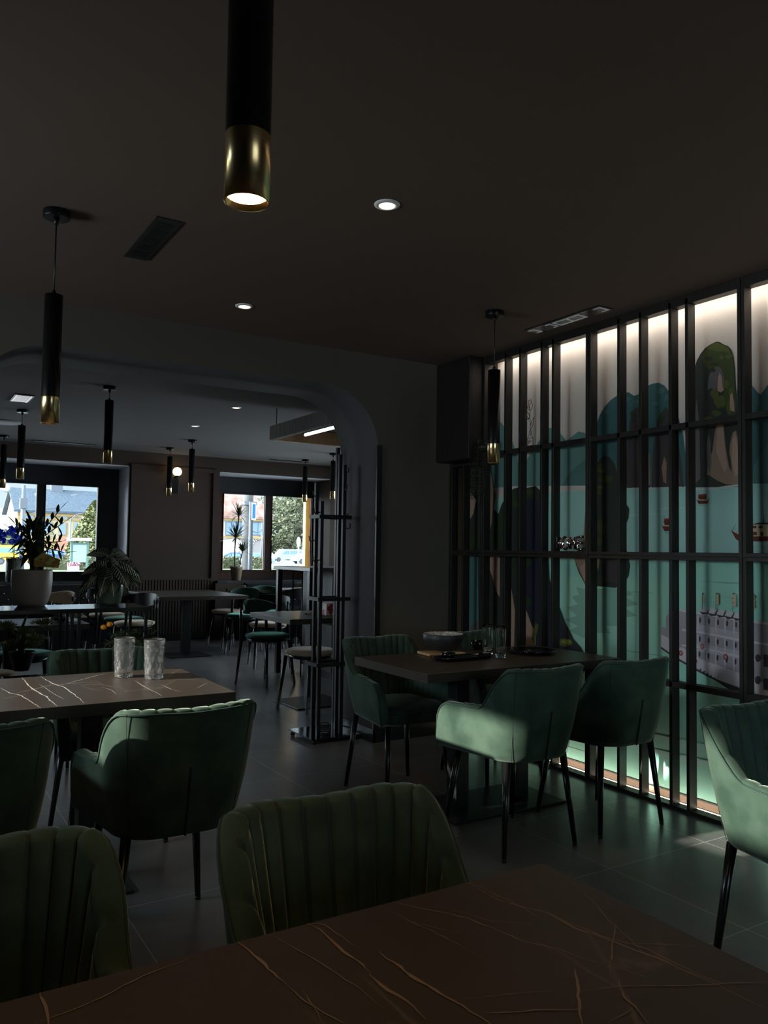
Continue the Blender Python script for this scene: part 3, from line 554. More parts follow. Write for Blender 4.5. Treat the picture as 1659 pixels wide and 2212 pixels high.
# trailing plant at the cabinet end
p = at(1050, 940, X=W+.02)
t = thing('trailing_plant', 'small-leaved trailing plant hanging from the upper rail beside the black cabinet', 'plant', (W-.02, p.y, 1.93))
MB().lathe([(.03, 0), (.045, .07), (.043, .07), (.03, .01)], (0.02, 0, 0.056), n=20).build('pot', M['potblack'], t)
mb = MB(); rr = random.Random(5)
for k in range(15):
    x, y, z = rr.uniform(-.03, .02), rr.uniform(-.05, .05), .14; L_ = rr.uniform(.18, .47); pts = [(x*.3+.02, y*.3, .11), (x-.01, y*.8, .15)]
    n_ = int(L_/.02)
    for i in range(n_): 
        y += rr.uniform(-.006, .006); z -= .02; pts.append((x-.03, y, z))
        for sd in (-1, 1): mb.leaf((x-.03, y, z), (rr.uniform(-1, .2), sd, rr.uniform(-.5, .4)), .016, .012, .1, n=3)
    mb.tube(pts, .001, n=4, mi=1)
mb.build('foliage', [M['leafd'], M['bark']], t, fix=False)
# ------------------------------------------------------------------ ceiling fittings
def pendant(label, x, y, zb, ceil, L=.52, r=.035, src=None, group='black and brass tube pendants'):
    t = thing('pendant_lamp', label, 'lamp', (x, y, ceil), 0, group); d = ceil-zb; g = .105
    MB().cyl((0, 0, 0), (0, 0, -.03), .052, n=32).build('ceiling_rose', M['leg'], t, bevel=.003)
    MB().cyl((0, 0, -.03), (0, 0, -.055), .012, .008).cyl((0, 0, -.055), (0, 0, -(d-L)), .0028, n=8).cyl((0, 0, -(d-L)+.02), (0, 0, -(d-L)), .006, .013).build('cord', M['black'], t)
    MB().lathe([(.0001, -(d-L)), (r, -(d-L)), (r, -(d-g))], n=40, capb=False).build('tube', M['leg'], t)
    MB().lathe([(r, -(d-g)), (r, -d), (r-.0025, -d), (r-.003, -(d-.05))], n=48, capb=False).build('brass_sleeve', M['gold'], t)
    MB().lathe([(.0001, -(d-.010)), (r-.0045, -(d-.010))], n=24, capb=False).build('bulb', M['bulb'] if src else M['bulbsmall'], t)
    if src:
        l = bpy.data.lights.new('pendant light', 'SPOT'); l.energy = src; l.color = (1, .58, .26); l.spot_size = R_(130); l.spot_blend = .6; l.shadow_soft_size = .03
        o = bpy.data.objects.new('pendant_light', l); C.objects.link(o); o.parent = t; o.location = (0, 0, -(d+.004))
    return t
pendant('large brass-tipped pendant hanging nearest, cut off by the top of the picture', .455, 1.15, 1.835, CE, src=9.5)
pendant('black tube pendant with brass tip in front of the arch, left edge', .54, 3.42, 1.79, CE, src=3)
pendant('black tube pendant with brass tip in front of the mural screen', 2.865, 3.47, 1.80, CE, src=3)
for lb, x, y, zb in (('tube pendant beyond the arch, nearest in the back room', 1.53, 6.80, 1.99), ('tube pendant over the left window, lower of the left pair', 1.09, 8.48, 1.95), ('far tube pendant cut by the left picture edge', 1.17, 10.58, 1.99),
                  ('tube pendant directly left of the glowing wall globe', 3.16, 10.49, 1.985), ('tube pendant directly right of the glowing wall globe', 3.15, 9.56, 1.99), ('tube pendant in front of the right back window pane', 5.2, 10.6, 2.0), ('tube pendant behind the top of the coat rack', 5.17, 9.68, 2.0)):
    pendant(lb, x, y, zb, CE2)
def downlight(label, px, py, c, sp=0):
    p = at(px, py, Z=c); t = thing('downlight', label, 'light', (p.x, p.y, c), 0, 'round ceiling downlights')
    MB().lathe([(.031, -.001), (.033, -.007), (.050, -.003), (.051, 0)], n=36, capb=False).build('trim_ring', M['ventwhite'], t)
    MB().lathe([(.0001, -.003), (.031, -.003)], n=28, capb=False).build('lens', M['down'], t)
    if sp:
        l = bpy.data.lights.new('spot', 'SPOT'); l.energy = sp; l.color = (1, .84, .66); l.spot_size = R_(95); l.spot_blend = .8; l.shadow_soft_size = .04
        o = bpy.data.objects.new('downlight_beam', l); C.objects.link(o); o.parent = t; o.location = (0, 0, -.012)
downlight('recessed downlight right of the large pendant', 836, 442, CE, 4)
downlight('recessed downlight in the ceiling just before the arch', 528, 661, CE, 4)
downlight('recessed downlight in the back room ceiling, nearer the arch', 510, 880, CE2, 4)
downlight('recessed downlight in the back room ceiling, farther from the arch', 421, 920, CE2, 4)
# louvred vent
t = thing('ceiling_vent', 'brown slotted vent grille in the ceiling left of the large pendant', 'vent', (.945, 3.5, CE))
MB().box(-.055, .055, -.265, .265, -.006, 0).build('grille_plate', M['ventblack'], t, bevel=.002)
mb = MB()
for j in range(5):
    for i in range(7): mb.box(-.034+i*.0105, -.0295+i*.0105, -.225+j*.093, -.15+j*.093, -.0072, -.006)
mb.build('slots', M['black'], t)
# slot diffuser with white spacers
a_, b_ = 3.06, 3.60
t = thing('slot_diffuser', 'black linear ceiling diffuser with white spacer frames near the screen', 'vent', (3.31, 3.36, CE))
MB().box(-.055, .055, -.30, .30, -.006, 0).build('frame', M['black'], t, bevel=.002)
for q_ in [b_ for ya, yb in ((-.29, -.24), (-.13, .08), (.10, .14), (.24, .285)) for b_ in ((-.038, -.030, ya, yb), (.030, .038, ya, yb), (-.0299, .0299, ya, ya+.008))]+[(-.0299, .0299, -.03, -.022), (-.0299, .0299, .072, .080)]:
    MB().box(*q_, -.010, -.006).build('spacer', M['ventwhite'], t)
for nm, px, py, w_, l_, lb in (('linear_vent', 140, 956, .06, .75, 'thin black slot vent near the back wall, left side'), ('linear_vent', 625, 995, .05, .62, 'thin black slot vent above the right back window')):
    p = at(px, py, Z=CE2); t = thing(nm, lb, 'vent', (p.x, p.y, CE2), 0, 'slot vents of the back room')
    MB().box(-l_/2, l_/2, -w_/2, w_/2, -.008, 0).build('frame', M['black'], t)
    MB().box(-l_/2+.03, l_/2-.03, -.006, .006, -.010, -.008).build('slot', M['ventwhite'] if px < 200 else M['ventblack'], t)
p = at(47, 859, Z=CE2)
t = thing('ceiling_grille', 'bright square ceiling grille in the back room, left', 'vent', (p.x, p.y, CE2))
MB().box(-.08, .08, -.19, .19, -.010, 0).build('frame', M['black'], t)
mb = MB().box(-.066, -.05, -.17, .17, -.013, -.010).box(.05, .066, -.17, .17, -.013, -.010)
for i in range(7):
    for j in range(10): mb.box(-.044+i*.013, -.036+i*.013, -.165+j*.034, -.145+j*.034, -.013, -.010)
mb.build('insert', mat('glowing vent insert', (.9, .9, .9), .4, emit=((1, 1, 1), .5)), t)  # glow put into the vent insert so it looks bright
p = at(30, 913, Z=CE2)
o = MB().lathe([(.0001, -.012), (.17, -.012), (.185, -.005), (.187, 0)], (p.x-.1, p.y, CE2), n=40, capb=False).build('ceiling_disc', M['smooth']); tagp(o, 'flat grey round cover plate on the back room ceiling, left edge', 'cover plate')
# wooden ceiling frame with light tube above the bar
t = thing('bar_canopy', 'square wooden frame with a light tube hanging above the bar', 'light fixture', (3.07, 6.98, 2.33))
def seg(mb, a, b, w, z0, z1, mi=0):
    a, b = Vector(a), Vector(b); d = (b-a).normalized(); s = Vector((-d.y, d.x, 0))*w/2
    mb.poly([a-s+Vector((0, 0, z0)), a+s+Vector((0, 0, z0)), b+s+Vector((0, 0, z0)), b-s+Vector((0, 0, z0))], mi, ext=(0, 0, z1-z0))
for i, (a, b) in enumerate((((0, 0, 0), (0, -1.5, 0)), ((0, -1.5, 0), (1.35, -1.5, 0)), ((1.35, -1.5, 0), (1.35, 0, 0)), ((1.35, 0, 0), (0, 0, 0)))):
    mb = MB(); seg(mb, a, b, .05, 0, .13); mb.build('frame_board', M['lightwood'] if i == 3 else M['greywood'], t, bevel=.002)
MB().box(0, 1.35, -1.5, 0, .125, .14).build('top_panel', M['greywood'], t)
MB().cyl((.25, -.20, .05), (.25, -1.3, .05), .014, n=12).build('light_tube', M['tubeled'], t)
MB().box(.235, .265, -1.36, -.16, .062, .085).build('tube_holder', M['black'], t)
for x_, y_ in ((.02, -.05), (1.33, -1.45)): MB().cyl((x_, y_, .13), (x_, y_, CE2-2.33), .004, n=8).build('hanger', M['black'], t)
# globe sconce
p = at(383, 1019, Y=B0-.12)
t = thing('wall_globe_lamp', 'glowing opal globe wall lamp on the brown back wall', 'lamp', (p.x, B0, p.z))
MB().ball((0, -.12, 0), .062, n=24, m=16).build('globe', M['globe'], t)
MB().box(-.055, .055, -.03, 0, -.30, .02).cyl((0, -.12, -.055), (0, -.12, -.075), .03).box(-.015, .015, -.12, -.02, -.08, -.065).build('bracket', M['blackmetal'], t, bevel=.004)
# ------------------------------------------------------------------ velvet armchair
def ss(t): t = max(0, min(1, t)); return t*t*(3-2*t)
def chair_path(s, wf, wr, yf, yr, rad):
    """U-shaped plan outline, s in 0..1 from right front round the back to left front"""
    k = abs(s-.5)*2
    sgn = 1 if s < .5 else -1
    a1 = wr-rad; La = a1; Lb = rad*pi/2; Lc = (yf-yr-rad); T_ = La+Lb+Lc; q = k*T_
    if q < La: x, y = q, yr
    elif q < La+Lb:
        th = (q-La)/rad; x, y = a1+rad*sin(th), yr+rad-rad*cos(th)
    else:
        u = (q-La-Lb)/Lc; x, y = wr+(wf-wr)*u, yr+rad+Lc*u
    return x*sgn, y
def cheight(s):
    k = abs(s-.5)*2
    h = .80 - .178*ss((k-.31)/.25) - .012*ss((k-.5)/.4)
    if k > .86: h -= .15*(1-math.sqrt(max(0, 1-((k-.86)/.14)**2)))
    h -= .006*(1-ss(k/.2))
    return h
def make_armchair():
    t = thing('velvet_armchair', 'x', 'chair')
    NS, NT = 97, 14
    def P(s, u, off=0):     # u 0 bottom .. 1 top of the outer face
        xb, yb = chair_path(s, .245, .198, .215, -.235, .135)
        xt, yt = chair_path(s, .275, .257, .235, -.30, .155)
        h = cheight(s); z = .405+(h-.405)*u; a = (z-.405)/.39
        k = abs(s-.5)*2
        back = 1-ss((k-.3)/.3)
        x = xb+(xt-xb)*(a**.8); y = yb+(yt-yb)*(a**.9)
        # inward normal in plan
        x1, y1 = chair_path(min(1, s+.004), .26, .227, .225, -.27, .145); x0, y0 = chair_path(max(0, s-.004), .26, .227, .225, -.27, .145)
        dx, dy = x1-x0, y1-y0; L_ = math.hypot(dx, dy) or 1; nx, ny = dy/L_, -dx/L_
        if nx*(-x)+ny*(0-y) < 0: nx, ny = -nx, -ny
        return Vector((x+nx*off, y+ny*off, z)), Vector((nx, ny, 0))
    th = .042
    mb = MB()
    V = mb.grid(lambda i, j: P(i, j*.985)[0] - P(i, j*.985)[1]*.006*sin(pi*j), NS, NT)
    # underside and end caps of the shell
    mb._mi([mb.b.faces.new([V[i][0] for i in range(NS)])], 0)
    mb.build('shell', M['velvet'], t)
    # inner ribbed upholstery
    def Q(i, j):
        k = abs(i-.5)*2; base, nrm = P(i, 1)
        if j < .25:     # rounded rim
            a = j/.25*pi; rc = th/2
            rb = (abs(sin(pi*((i*26)%1)))**.55) if k < .72 else 0; q = base+nrm*(rc-rc*cos(a)+.012*rb*max(0, -cos(a)))+Vector((0, 0, (rc*.55+.004*rb)*sin(a)-.004)); return q
        u = 1-(j-.25)/.75; h = cheight(i); ub = (.43-.405)/(h-.405); u = ub+(u)*(1-ub)
        q, nrm = P(i, u, th)
        amp = .012 if k < .72 else .012*(1-ss((k-.72)/.08))
        nr = 26; ph = (i*nr)%1
        rib = (abs(sin(pi*ph))**.55)
        thick = .012*(1-u)
        return q+nrm*(amp*rib*ss((1-u)*12+.25)+thick)
    mb = MB(); mb.grid(Q, 261, 26); mb.b.faces.ensure_lookup_table()
    for fi, f in enumerate(mb.b.faces):
        i_ = fi//25; j_ = fi % 25
        if i_ % 10 in (0, 9) and abs(i_/260-.5)*2 < .72 and j_ > 3: f.material_index = 1
    mb.build('ribbed_lining', [M['velvet'], M['piping']], t, fix=True)
    # arm front caps
    for e in (0, 1):
        mb = MB(); pts = [P(e, j/10)[0] for j in range(11)] + [Q(e, j/8) for j in range(1, 9)]
        c = sum(pts, Vector())/len(pts)+Vector((0, .012, 0)); cv = mb.b.verts.new(c); vs = [mb.b.verts.new(p) for p in pts]
        for a in range(len(vs)): mb._mi([mb.b.faces.new((vs[a], vs[(a+1)%len(vs)], cv))], 0, True)
        mb.build('arm_front', M['velvet'], t)
    pp = [P(i/80, 1)[0]+Vector((0, 0, -.002))-P(i/80, 1)[1]*.001 for i in range(81)]
    for e, r_ in ((0, range(8, -1, -1)), (1, range(8, -1, -1))):
        ex = [P(e, j/9)[0]+Vector((0, .003, 0)) for j in r_]
        pp = (ex[::-1]+pp) if e == 0 else pp+ex
    MB().tube(pp, .0038, n=6).build('piping', M['piping'], t)
    # seat cushion
    def Sx(i, j):
        a = i*2*pi; e = 3.6
        cx = (abs(cos(a))**(2/e))*(1 if cos(a) >= 0 else -1); cy2 = (abs(sin(a))**(2/e))*(1 if sin(a) >= 0 else -1)
        sx = .205+.018*(cy2*.5+.5); prof = [(0, .500), (.5, .498), (.85, .488), (.96, .476), (1, .46), (1.0, .43), (.985, .408), (.6, .402), (0, .402)]
        q = j*(len(prof)-1); k = min(int(q), len(prof)-2); f = q-k; rr = prof[k][0]*(1-f)+prof[k+1][0]*f; z = prof[k][1]*(1-f)+prof[k+1][1]*f
        return Vector((cx*sx*rr, .015+cy2*(.222)*rr, z))
    mb = MB(); mb.grid(Sx, 48, 25, closeu=True); mb.build('seat', M['velvet'], t)
    MB().tube([Sx(i/48, .5)+Vector((0, 0, .004)) for i in range(48)], .0035, n=6, closed=True).build('seat_piping', M['piping'], t)
    # zip seam down the outer back
    MB().tube([P(.5, u)[0]-P(.5, u)[1]*.006 for u in [0, .1, .2, .3, .4, .5, .56]], .004, n=6).build('zip_seam', M['seam'], t)
    for s in (.36, .64): MB().tube([P(s, u/10)[0]-P(s, u/10)[1]*.0052 for u in range(0, 11)], .0009, n=5).build('side_seam', M['seam'], t)
    for x in (-1, 1):
        for y in (-1, 1):
            MB().cyl((x*.165, y*.165-.01, .404), (x*.205, y*.212, .012), .0165, .0105, n=18).cyl((x*.205, y*.212, .013), (x*.2055, y*.2125, 0), .0108, .010, n=18).build('leg', M['leg'], t)
    return t
spots = [
 (2.465, 2.86, 0, 'sunlit green velvet armchair with its back to us, left of two at the middle table'),
 (3.045, 2.86, -.02, 'shaded green velvet armchair nearest the screen, back to us at the middle table'),
 (2.42, 3.72, pi, 'dark green velvet armchair at the far left of the middle table, facing us'),
 (3.09, 3.74, pi, 'green velvet armchair mostly hidden behind the bowl and tall glasses'),
 (2.43, 1.40, pi-.10, 'bright green velvet armchair cut by the right picture edge'),
 (.83, 2.73, 0, 'green velvet armchair with sunlit left shoulder, back to us at the left table'),
 (.20, 2.73, 0, 'dark green velvet armchair back cut by the left edge, at the left table'),
 (.90, 3.79, pi, 'ribbed green velvet armchair beyond the left table, behind the two crystal glasses'),
 (.12, 1.24, pi, 'very dark ribbed armchair in the bottom left corner at the nearest table'),
 (.76, 1.19, pi-.05, 'ribbed green armchair at the nearest table, center of the bottom edge')]
proto = make_armchair()
for i, (x, y, a, lb) in enumerate(spots):
    o = proto if i == 0 else copy_tree(proto)
    o.location = (x, y, 0); o.rotation_euler = (0, 0, a); o['label'] = lb; o['group'] = 'green velvet armchairs'
# ------------------------------------------------------------------ tables
def veinstrip(mb, pts, z, w, mi, seed):
    rr = random.Random(seed); P_ = []
    for a, b in zip(pts, pts[1:]):
        a, b = Vector(a), Vector(b); n_ = max(2, int((b-a).length/.012))
        for i in range(n_): P_.append(a.lerp(b, i/n_))
    P_.append(Vector(pts[-1])); N = len(P_); S_ = []
    jx = 0
    for i, p in enumerate(P_):
        t_ = (P_[min(i+1, N-1)]-P_[max(i-1, 0)]); t_.z = 0; t_.normalize(); s = Vector((-t_.y, t_.x, 0))
        jx = jx*.6+rr.uniform(-1, 1)*.0018; ww = w*(.35+.65*rr.random())*(.25+.75*sin(pi*min(1, max(0.02, i/(N-1)))) if N > 1 else 1)
        c = p+s*jx; S_.append((c+s*ww/2, c-s*ww/2))
    vs = [(mb.b.verts.new((a.x, a.y, z)), mb.b.verts.new((b.x, b.y, z))) for a, b in S_]
    for A, B in zip(vs, vs[1:]): mb._mi([mb.b.faces.new((A[0], A[1], B[1], B[0]))], mi)
def table(label, x0, x1, y0, y1, th=.042, z=.75, cols=2, veins=(), vm='veinline', plate=(.36, .20), rz=0, colw=.04):
    xc, yc = (x0+x1)/2, (y0+y1)/2; t = thing('dining_table', label, 'table', (xc, yc, 0), rz, 'veined stone-top tables'); a, b = (x1-x0)/2, (y1-y0)/2
    o = MB().box(-a, a, -b, b, z-th, z).build('tabletop', [M['stone']], t, bevel=.0015)
    if veins:
        mb = MB()
        for k, v in enumerate(veins):
            q = [at(px, py, Z=z) for px, py in v[1]]; q = [Vector((p.x-xc, p.y-yc, 0)) for p in q]
            q = [Vector((max(-a+.002, min(a-.002, p.x)), max(-b+.002, min(b-.002, p.y)), 0)) for p in q]
            veinstrip(mb, q, z+.00035+.00005*k, v[0]*.62, 0, k*7+3)
        mb.build('stone_vein', M[vm], o)
    px_ = [-.2, .2] if cols == 2 else [0]
    MB().box(-plate[0], plate[0], -plate[1], plate[1], 0, .012).build('base_plate', M['blackmetal'], t, bevel=.003)
    for c in px_: MB().box(c-colw, c+colw, -colw, colw, .012, z-th-.006).build('column', M['blackmetal'], t, bevel=.003)
    MB().box(-.3, .3, -.15, .15, z-th-.008, z-th).build('mounting_plate', M['blackmetal'], t)
    return t
FV = [(.0075, [(1000, 1900), (1045, 1925), (1075, 1945), (1130, 1960), (1180, 1972), (1240, 2005), (1300, 2025), (1350, 2045), (1420, 2070), (1480, 2100), (1550, 2130), (1600, 2155), (1659, 2180)]),
 (.005, [(1000, 1900), (1040, 1918), (1110, 1952), (1165, 1982)]), (.0045, [(1165, 1965), (1220, 1990), (1300, 2022), (1400, 2052), (1500, 2100), (1600, 2140)]),
 (.005, [(835, 1940), (880, 1955), (950, 1970), (1010, 1985), (1060, 2003), (1120, 2030), (1200, 2050), (1300, 2083)]), (.003, [(1300, 2083), (1350, 2095), (1400, 2110)]),
 (.003, [(940, 1957), (1000, 1972), (1060, 1990), (1150, 1995)]), (.003, [(810, 1948), (860, 1975), (920, 2005), (1000, 2045), (1060, 2080)]), (.003, [(860, 1985), (930, 2005), (1020, 2020)]),
 (.010, [(655, 1987), (690, 2010), (720, 2040), (750, 2065), (780, 2085), (800, 2105)]), (.012, [(800, 2105), (840, 2140), (880, 2165), (920, 2205)]), (.006, [(655, 1985), (700, 1998), (740, 2025), (765, 2045)]),
 (.009, [(505, 2027), (540, 2055), (580, 2095), (620, 2130)]), (.007, [(620, 2130), (660, 2165), (700, 2190), (740, 2212)]), (.012, [(815, 2055), (850, 2080), (890, 2110), (940, 2140), (1000, 2175), (1070, 2220)]),
 (.004, [(580, 2020), (680, 2070), (760, 2125), (830, 2180)]), (.005, [(410, 2072), (350, 2095), (290, 2120), (220, 2155), (150, 2185), (70, 2212)]), (.008, [(80, 2133), (90, 2160), (98, 2190), (110, 2230)]),
 (.009, [(1242, 2095), (1248, 2130), (1250, 2165), (1258, 2220)]), (.005, [(1331, 2000), (1320, 2040), (1318, 2080), (1320, 2105)]), (.003, [(1235, 1905), (1290, 1960), (1331, 2003), (1375, 2045), (1420, 2085)]),
 (.004, [(1260, 2142), (1330, 2132), (1450, 2133), (1560, 2127), (1659, 2125)]), (.007, [(1335, 2120), (1350, 2155), (1370, 2175), (1400, 2220)]), (.005, [(1040, 2190), (1150, 2183), (1260, 2180)]), (.004, [(1370, 2180), (1310, 2212)]),
 (.004, [(650, 2140), (680, 2190), (700, 2220)]), (.003, [(1350, 2042), (1420, 2043), (1500, 2045)]), (.003, [(1005, 2160), (1100, 2150), (1200, 2145)])]
table('nearest table, warm brown stone top with gold veins filling the bottom right', -.42, 1.015, .40, 1.085, veins=FV, plate=(.36, .2))
TV = [(.012, [(47, 1463), (60, 1480), (75, 1492), (100, 1505), (123, 1526)]), (.009, [(0, 1486), (20, 1497), (45, 1502), (65, 1515), (90, 1530)]), (.010, [(85, 1460), (110, 1475), (140, 1485), (160, 1500), (182, 1519)]),
 (.006, [(130, 1480), (170, 1470), (200, 1462), (236, 1453)]), (.004, [(20, 1500), (60, 1492), (110, 1480), (160, 1476), (220, 1473)]), (.007, [(290, 1470), (315, 1485), (350, 1504)]), (.004, [(220, 1484), (240, 1490), (252, 1500)]),
 (.004, [(388, 1445), (372, 1455), (355, 1468)]), (.004, [(345, 1478), (370, 1490), (395, 1495)]), (.004, [(85, 1478), (110, 1495), (140, 1512)]), (.004, [(0, 1511), (30, 1505), (60, 1500)]), (.003, [(425, 1487), (450, 1475)])]
table('left table with two crystal glasses on its sunlit veined top', -.15, 1.17, 2.95, 3.67, veins=TV, vm='veinlight', plate=(.34, .2))
table('middle table set with a stoneware bowl and two tall glasses', 2.09, 3.34, 2.98, 3.64, plate=(.36, .2), veins=[(.003, [(800, 1440), (900, 1432), (1010, 1418)]), (.003, [(850, 1447), (950, 1440), (1100, 1424)]), (.002, [(900, 1410), (1000, 1416), (1100, 1418), (1180, 1430)])])
# ------------------------------------------------------------------ things on the tables
def crystal(label, px, py, seed, m='cutglass', r0=.037, r1=.044, h=.165):
    p = at(px, py, Z=.75); rr = random.Random(seed)
    def prof(i, j):
        a = i*2*pi
        if j < .5:      # outer wall, bottom to top
            u = j/.5; z = h*u; r = r0+(r1-r0)*u
            if m == 'cutglass' and u < .78:
                k = 10; d1 = abs(sin(k*a/2+u*9)); d2 = abs(sin(k*a/2-u*9)); cut = (1-min(d1, d2))**3
                r -= .0022*cut; r += .0012*sin(k*a)*sin(u*14)
        else:
            u = 1-(j-.5)/.5; z = .014+(h-.014)*u; r = r0+(r1-r0)*u-(.0022 if u > .8 else .0034)
            if u <= 0.001: r = .0005
        return Vector((r*cos(a), r*sin(a), z))
    t = MB(); V = t.grid(prof, 96 if m == 'cutglass' else 40, 61 if m == 'cutglass' else 21, closeu=True)
    t._mi([t.b.faces.new([V[i][0] for i in range(len(V))]), t.b.faces.new([V[i][-1] for i in range(len(V))])], 0)
    o = t.build('drinking_glass', M[m]); o.location = (p.x, p.y, .7512); tagp(o, label, 'glass', 'cut crystal tumblers' if m == 'cutglass' else 'plain tall glasses'); return o
crystal('cut crystal tumbler with star pattern, left of the pair on the left table', 267, 1462, 1)
crystal('cut crystal tumbler with leaf pattern, right of the pair on the left table', 332, 1466, 2)
crystal('plain tall glass nearer the bowl on the middle table', 1053, 1417, 3, 'dglass', .027, .030, .165)
crystal('plain tall glass farther from the bowl, nearest the round plate', 1081, 1421, 4, 'dglass', .027, .030, .165)
p = at(945, 1416, Z=.75)
o = MB().box(-.11, .11, -.075, .075, 0, .014).build('wooden_board', M['board'], bevel=.004); o.location = (p.x+.04, p.y+.02, .7512); o.rotation_euler = (0, 0, -.15); tagp(o, 'natural wood board under the stoneware bowl', 'board')
p = at(962, 1406, Z=.765)
t = thing('serving_bowl', 'speckled dark stoneware bowl with silvery glaze on the wooden board', 'bowl', (p.x, p.y+.02, .7655))
MB().lathe([(.045, 0), (.05, .004), (.09, .025), (.108, .06), (.110, .088), (.107, .091)], n=48).build('bowl_body', M['bowl'], t)
MB().lathe([(.107, .0912), (.103, .086), (.100, .06), (.08, .03), (.03, .014), (.0003, .013)], n=48, capb=False).build('glaze_lining', M['bowlin'], t)
p = at(1000, 1424, Z=.75)
t = thing('serving_tray', 'long gloss black rectangular plate in front of the bowl', 'plate', (p.x, p.y, .7512), .05)
def tr(i, j):
    e = 5; a = i*2*pi; cx = (abs(cos(a))**(2/e))*(1 if cos(a) >= 0 else -1); c2 = (abs(sin(a))**(2/e))*(1 if sin(a) >= 0 else -1)
    pr_ = [(.0, .0), (.88, 0), (1, .016), (.98, .018), (.86, .006), (0, .006)]; q = j*5; k = min(4, int(q)); f = q-k
    r_ = pr_[k][0]*(1-f)+pr_[k+1][0]*f; z = pr_[k][1]*(1-f)+pr_[k+1][1]*f; return Vector((cx*.17*r_, c2*.065*r_, z))
mb = MB(); mb.grid(tr, 48, 11, closeu=True); mb.build('tray_body', M['glossblack'], t)
p = at(968, 1424, Z=.758)
o = MB().lathe([(.018, 0), (.034, .018), (.037, .032), (.035, .032), (.03, .016), (.001, .006)], n=32).build('dipping_dish', M['glossblack']); o.location = (p.x, p.y, .7585); tagp(o, 'small gloss black dipping dish on the rectangular plate', 'dish')
p = at(1040, 1404, Z=.75)
o = MB().lathe([(.02, 0), (.038, .02), (.044, .048), (.041, .048), (.034, .02), (.001, .006)], n=32).build('small_bowl', M['glossblack']); o.location = (p.x, p.y+.03, .7512); tagp(o, 'small gloss black bowl behind the tall glasses', 'bowl')
p = at(1148, 1411, Z=.75)
t = thing('round_plate', 'round gloss black plate at the right end of the middle table', 'plate', (p.x, p.y, .7512))
MB().lathe([(.06, 0), (.08, .003), (.135, .016), (.134, .019), (.085, .007), (.001, .006)], n=56).build('plate_body', M['glossblack'], t)
MB().lathe([(.03, .0075), (.033, .013), (.028, .014), (.001, .012)], n=28, capb=False).build('center_well', M['glossblack'], t)
# ------------------------------------------------------------------ coat rack
t = thing('coat_rack', 'black metal coat rack with staggered square posts on a glass base by the arch', 'coat rack', (2.655, 5.03, 0))
MB().box(-.19, .19, -.19, .19, .028, .036).build('glass_base', M['glossblack'], t, bevel=.002)
for x in (-1, 1):
    for y in (-1, 1): MB().cyl((x*.165, y*.165, 0), (x*.165, y*.165, .028), .016, .013).build('foot', M['blackmetal'], t)
posts = [(-.10, -.115, 1.62), (-.08, .03, 1.75), (.02, -.11, 1.93), (.10, -.03, 2.02), (.06, .10, 2.0)]
for x, y, h_ in ((-.095, -.08, 1.64), (-.05, .09, 1.78), (.07, -.10, 1.90), (.105, .03, 1.99), (.14, .13, 2.05)):
    po = MB().box(x-.0125, x+.0125, y-.0125, y+.0125, .036, h_).build('post', M['blackmetal'], t, bevel=.001)
for z in (.50, .95, 1.52):
    MB().box(-.11, .12, -.117, -.093, z, z+.025).box(-.11, .12, .04, .055, z, z+.025).box(-.125, -.107, -.11, .05, z, z+.025).box(.118, .13, -.11, .05, z, z+.025).build('bracing_ring', M['blackmetal'], t)
def hook(x, y, z, dx, dy):
    MB().tube([(x, y, z+.012), (x+dx*.02, y+dy*.02, z+.004), (x+dx*.035, y+dy*.035, z), (x+dx*.05, y+dy*.05, z+.008), (x+dx*.052, y+dy*.052, z+.03)], .0042, n=8).ball((x+dx*.052, y+dy*.052, z+.033), .006).build('hook', M['blackmetal'], t)
for h in ((.118, .03, 1.86, 1, -.2), (.118, .03, 1.53, 1, -.2), (.07, -.113, 1.72, -.3, -1), (.07, -.113, 1.45, .3, -1), (-.108, -.08, 1.55, -1, -.2), (-.108, -.08, 1.22, -1, -.2), (-.05, .077, 1.68, -.8, -.4), (-.05, .09, 1.36, -1, 0)): hook(*h)
mb = MB()
for k in range(4): mb.tube([(.0+.04*cos(a_), -.0+.04*sin(a_), .045+.014*k) for a_ in [2*pi*i/20 for i in range(20)]], .004, n=6, closed=True)
mb.build('umbrella_ring', M['blackmetal'], t)
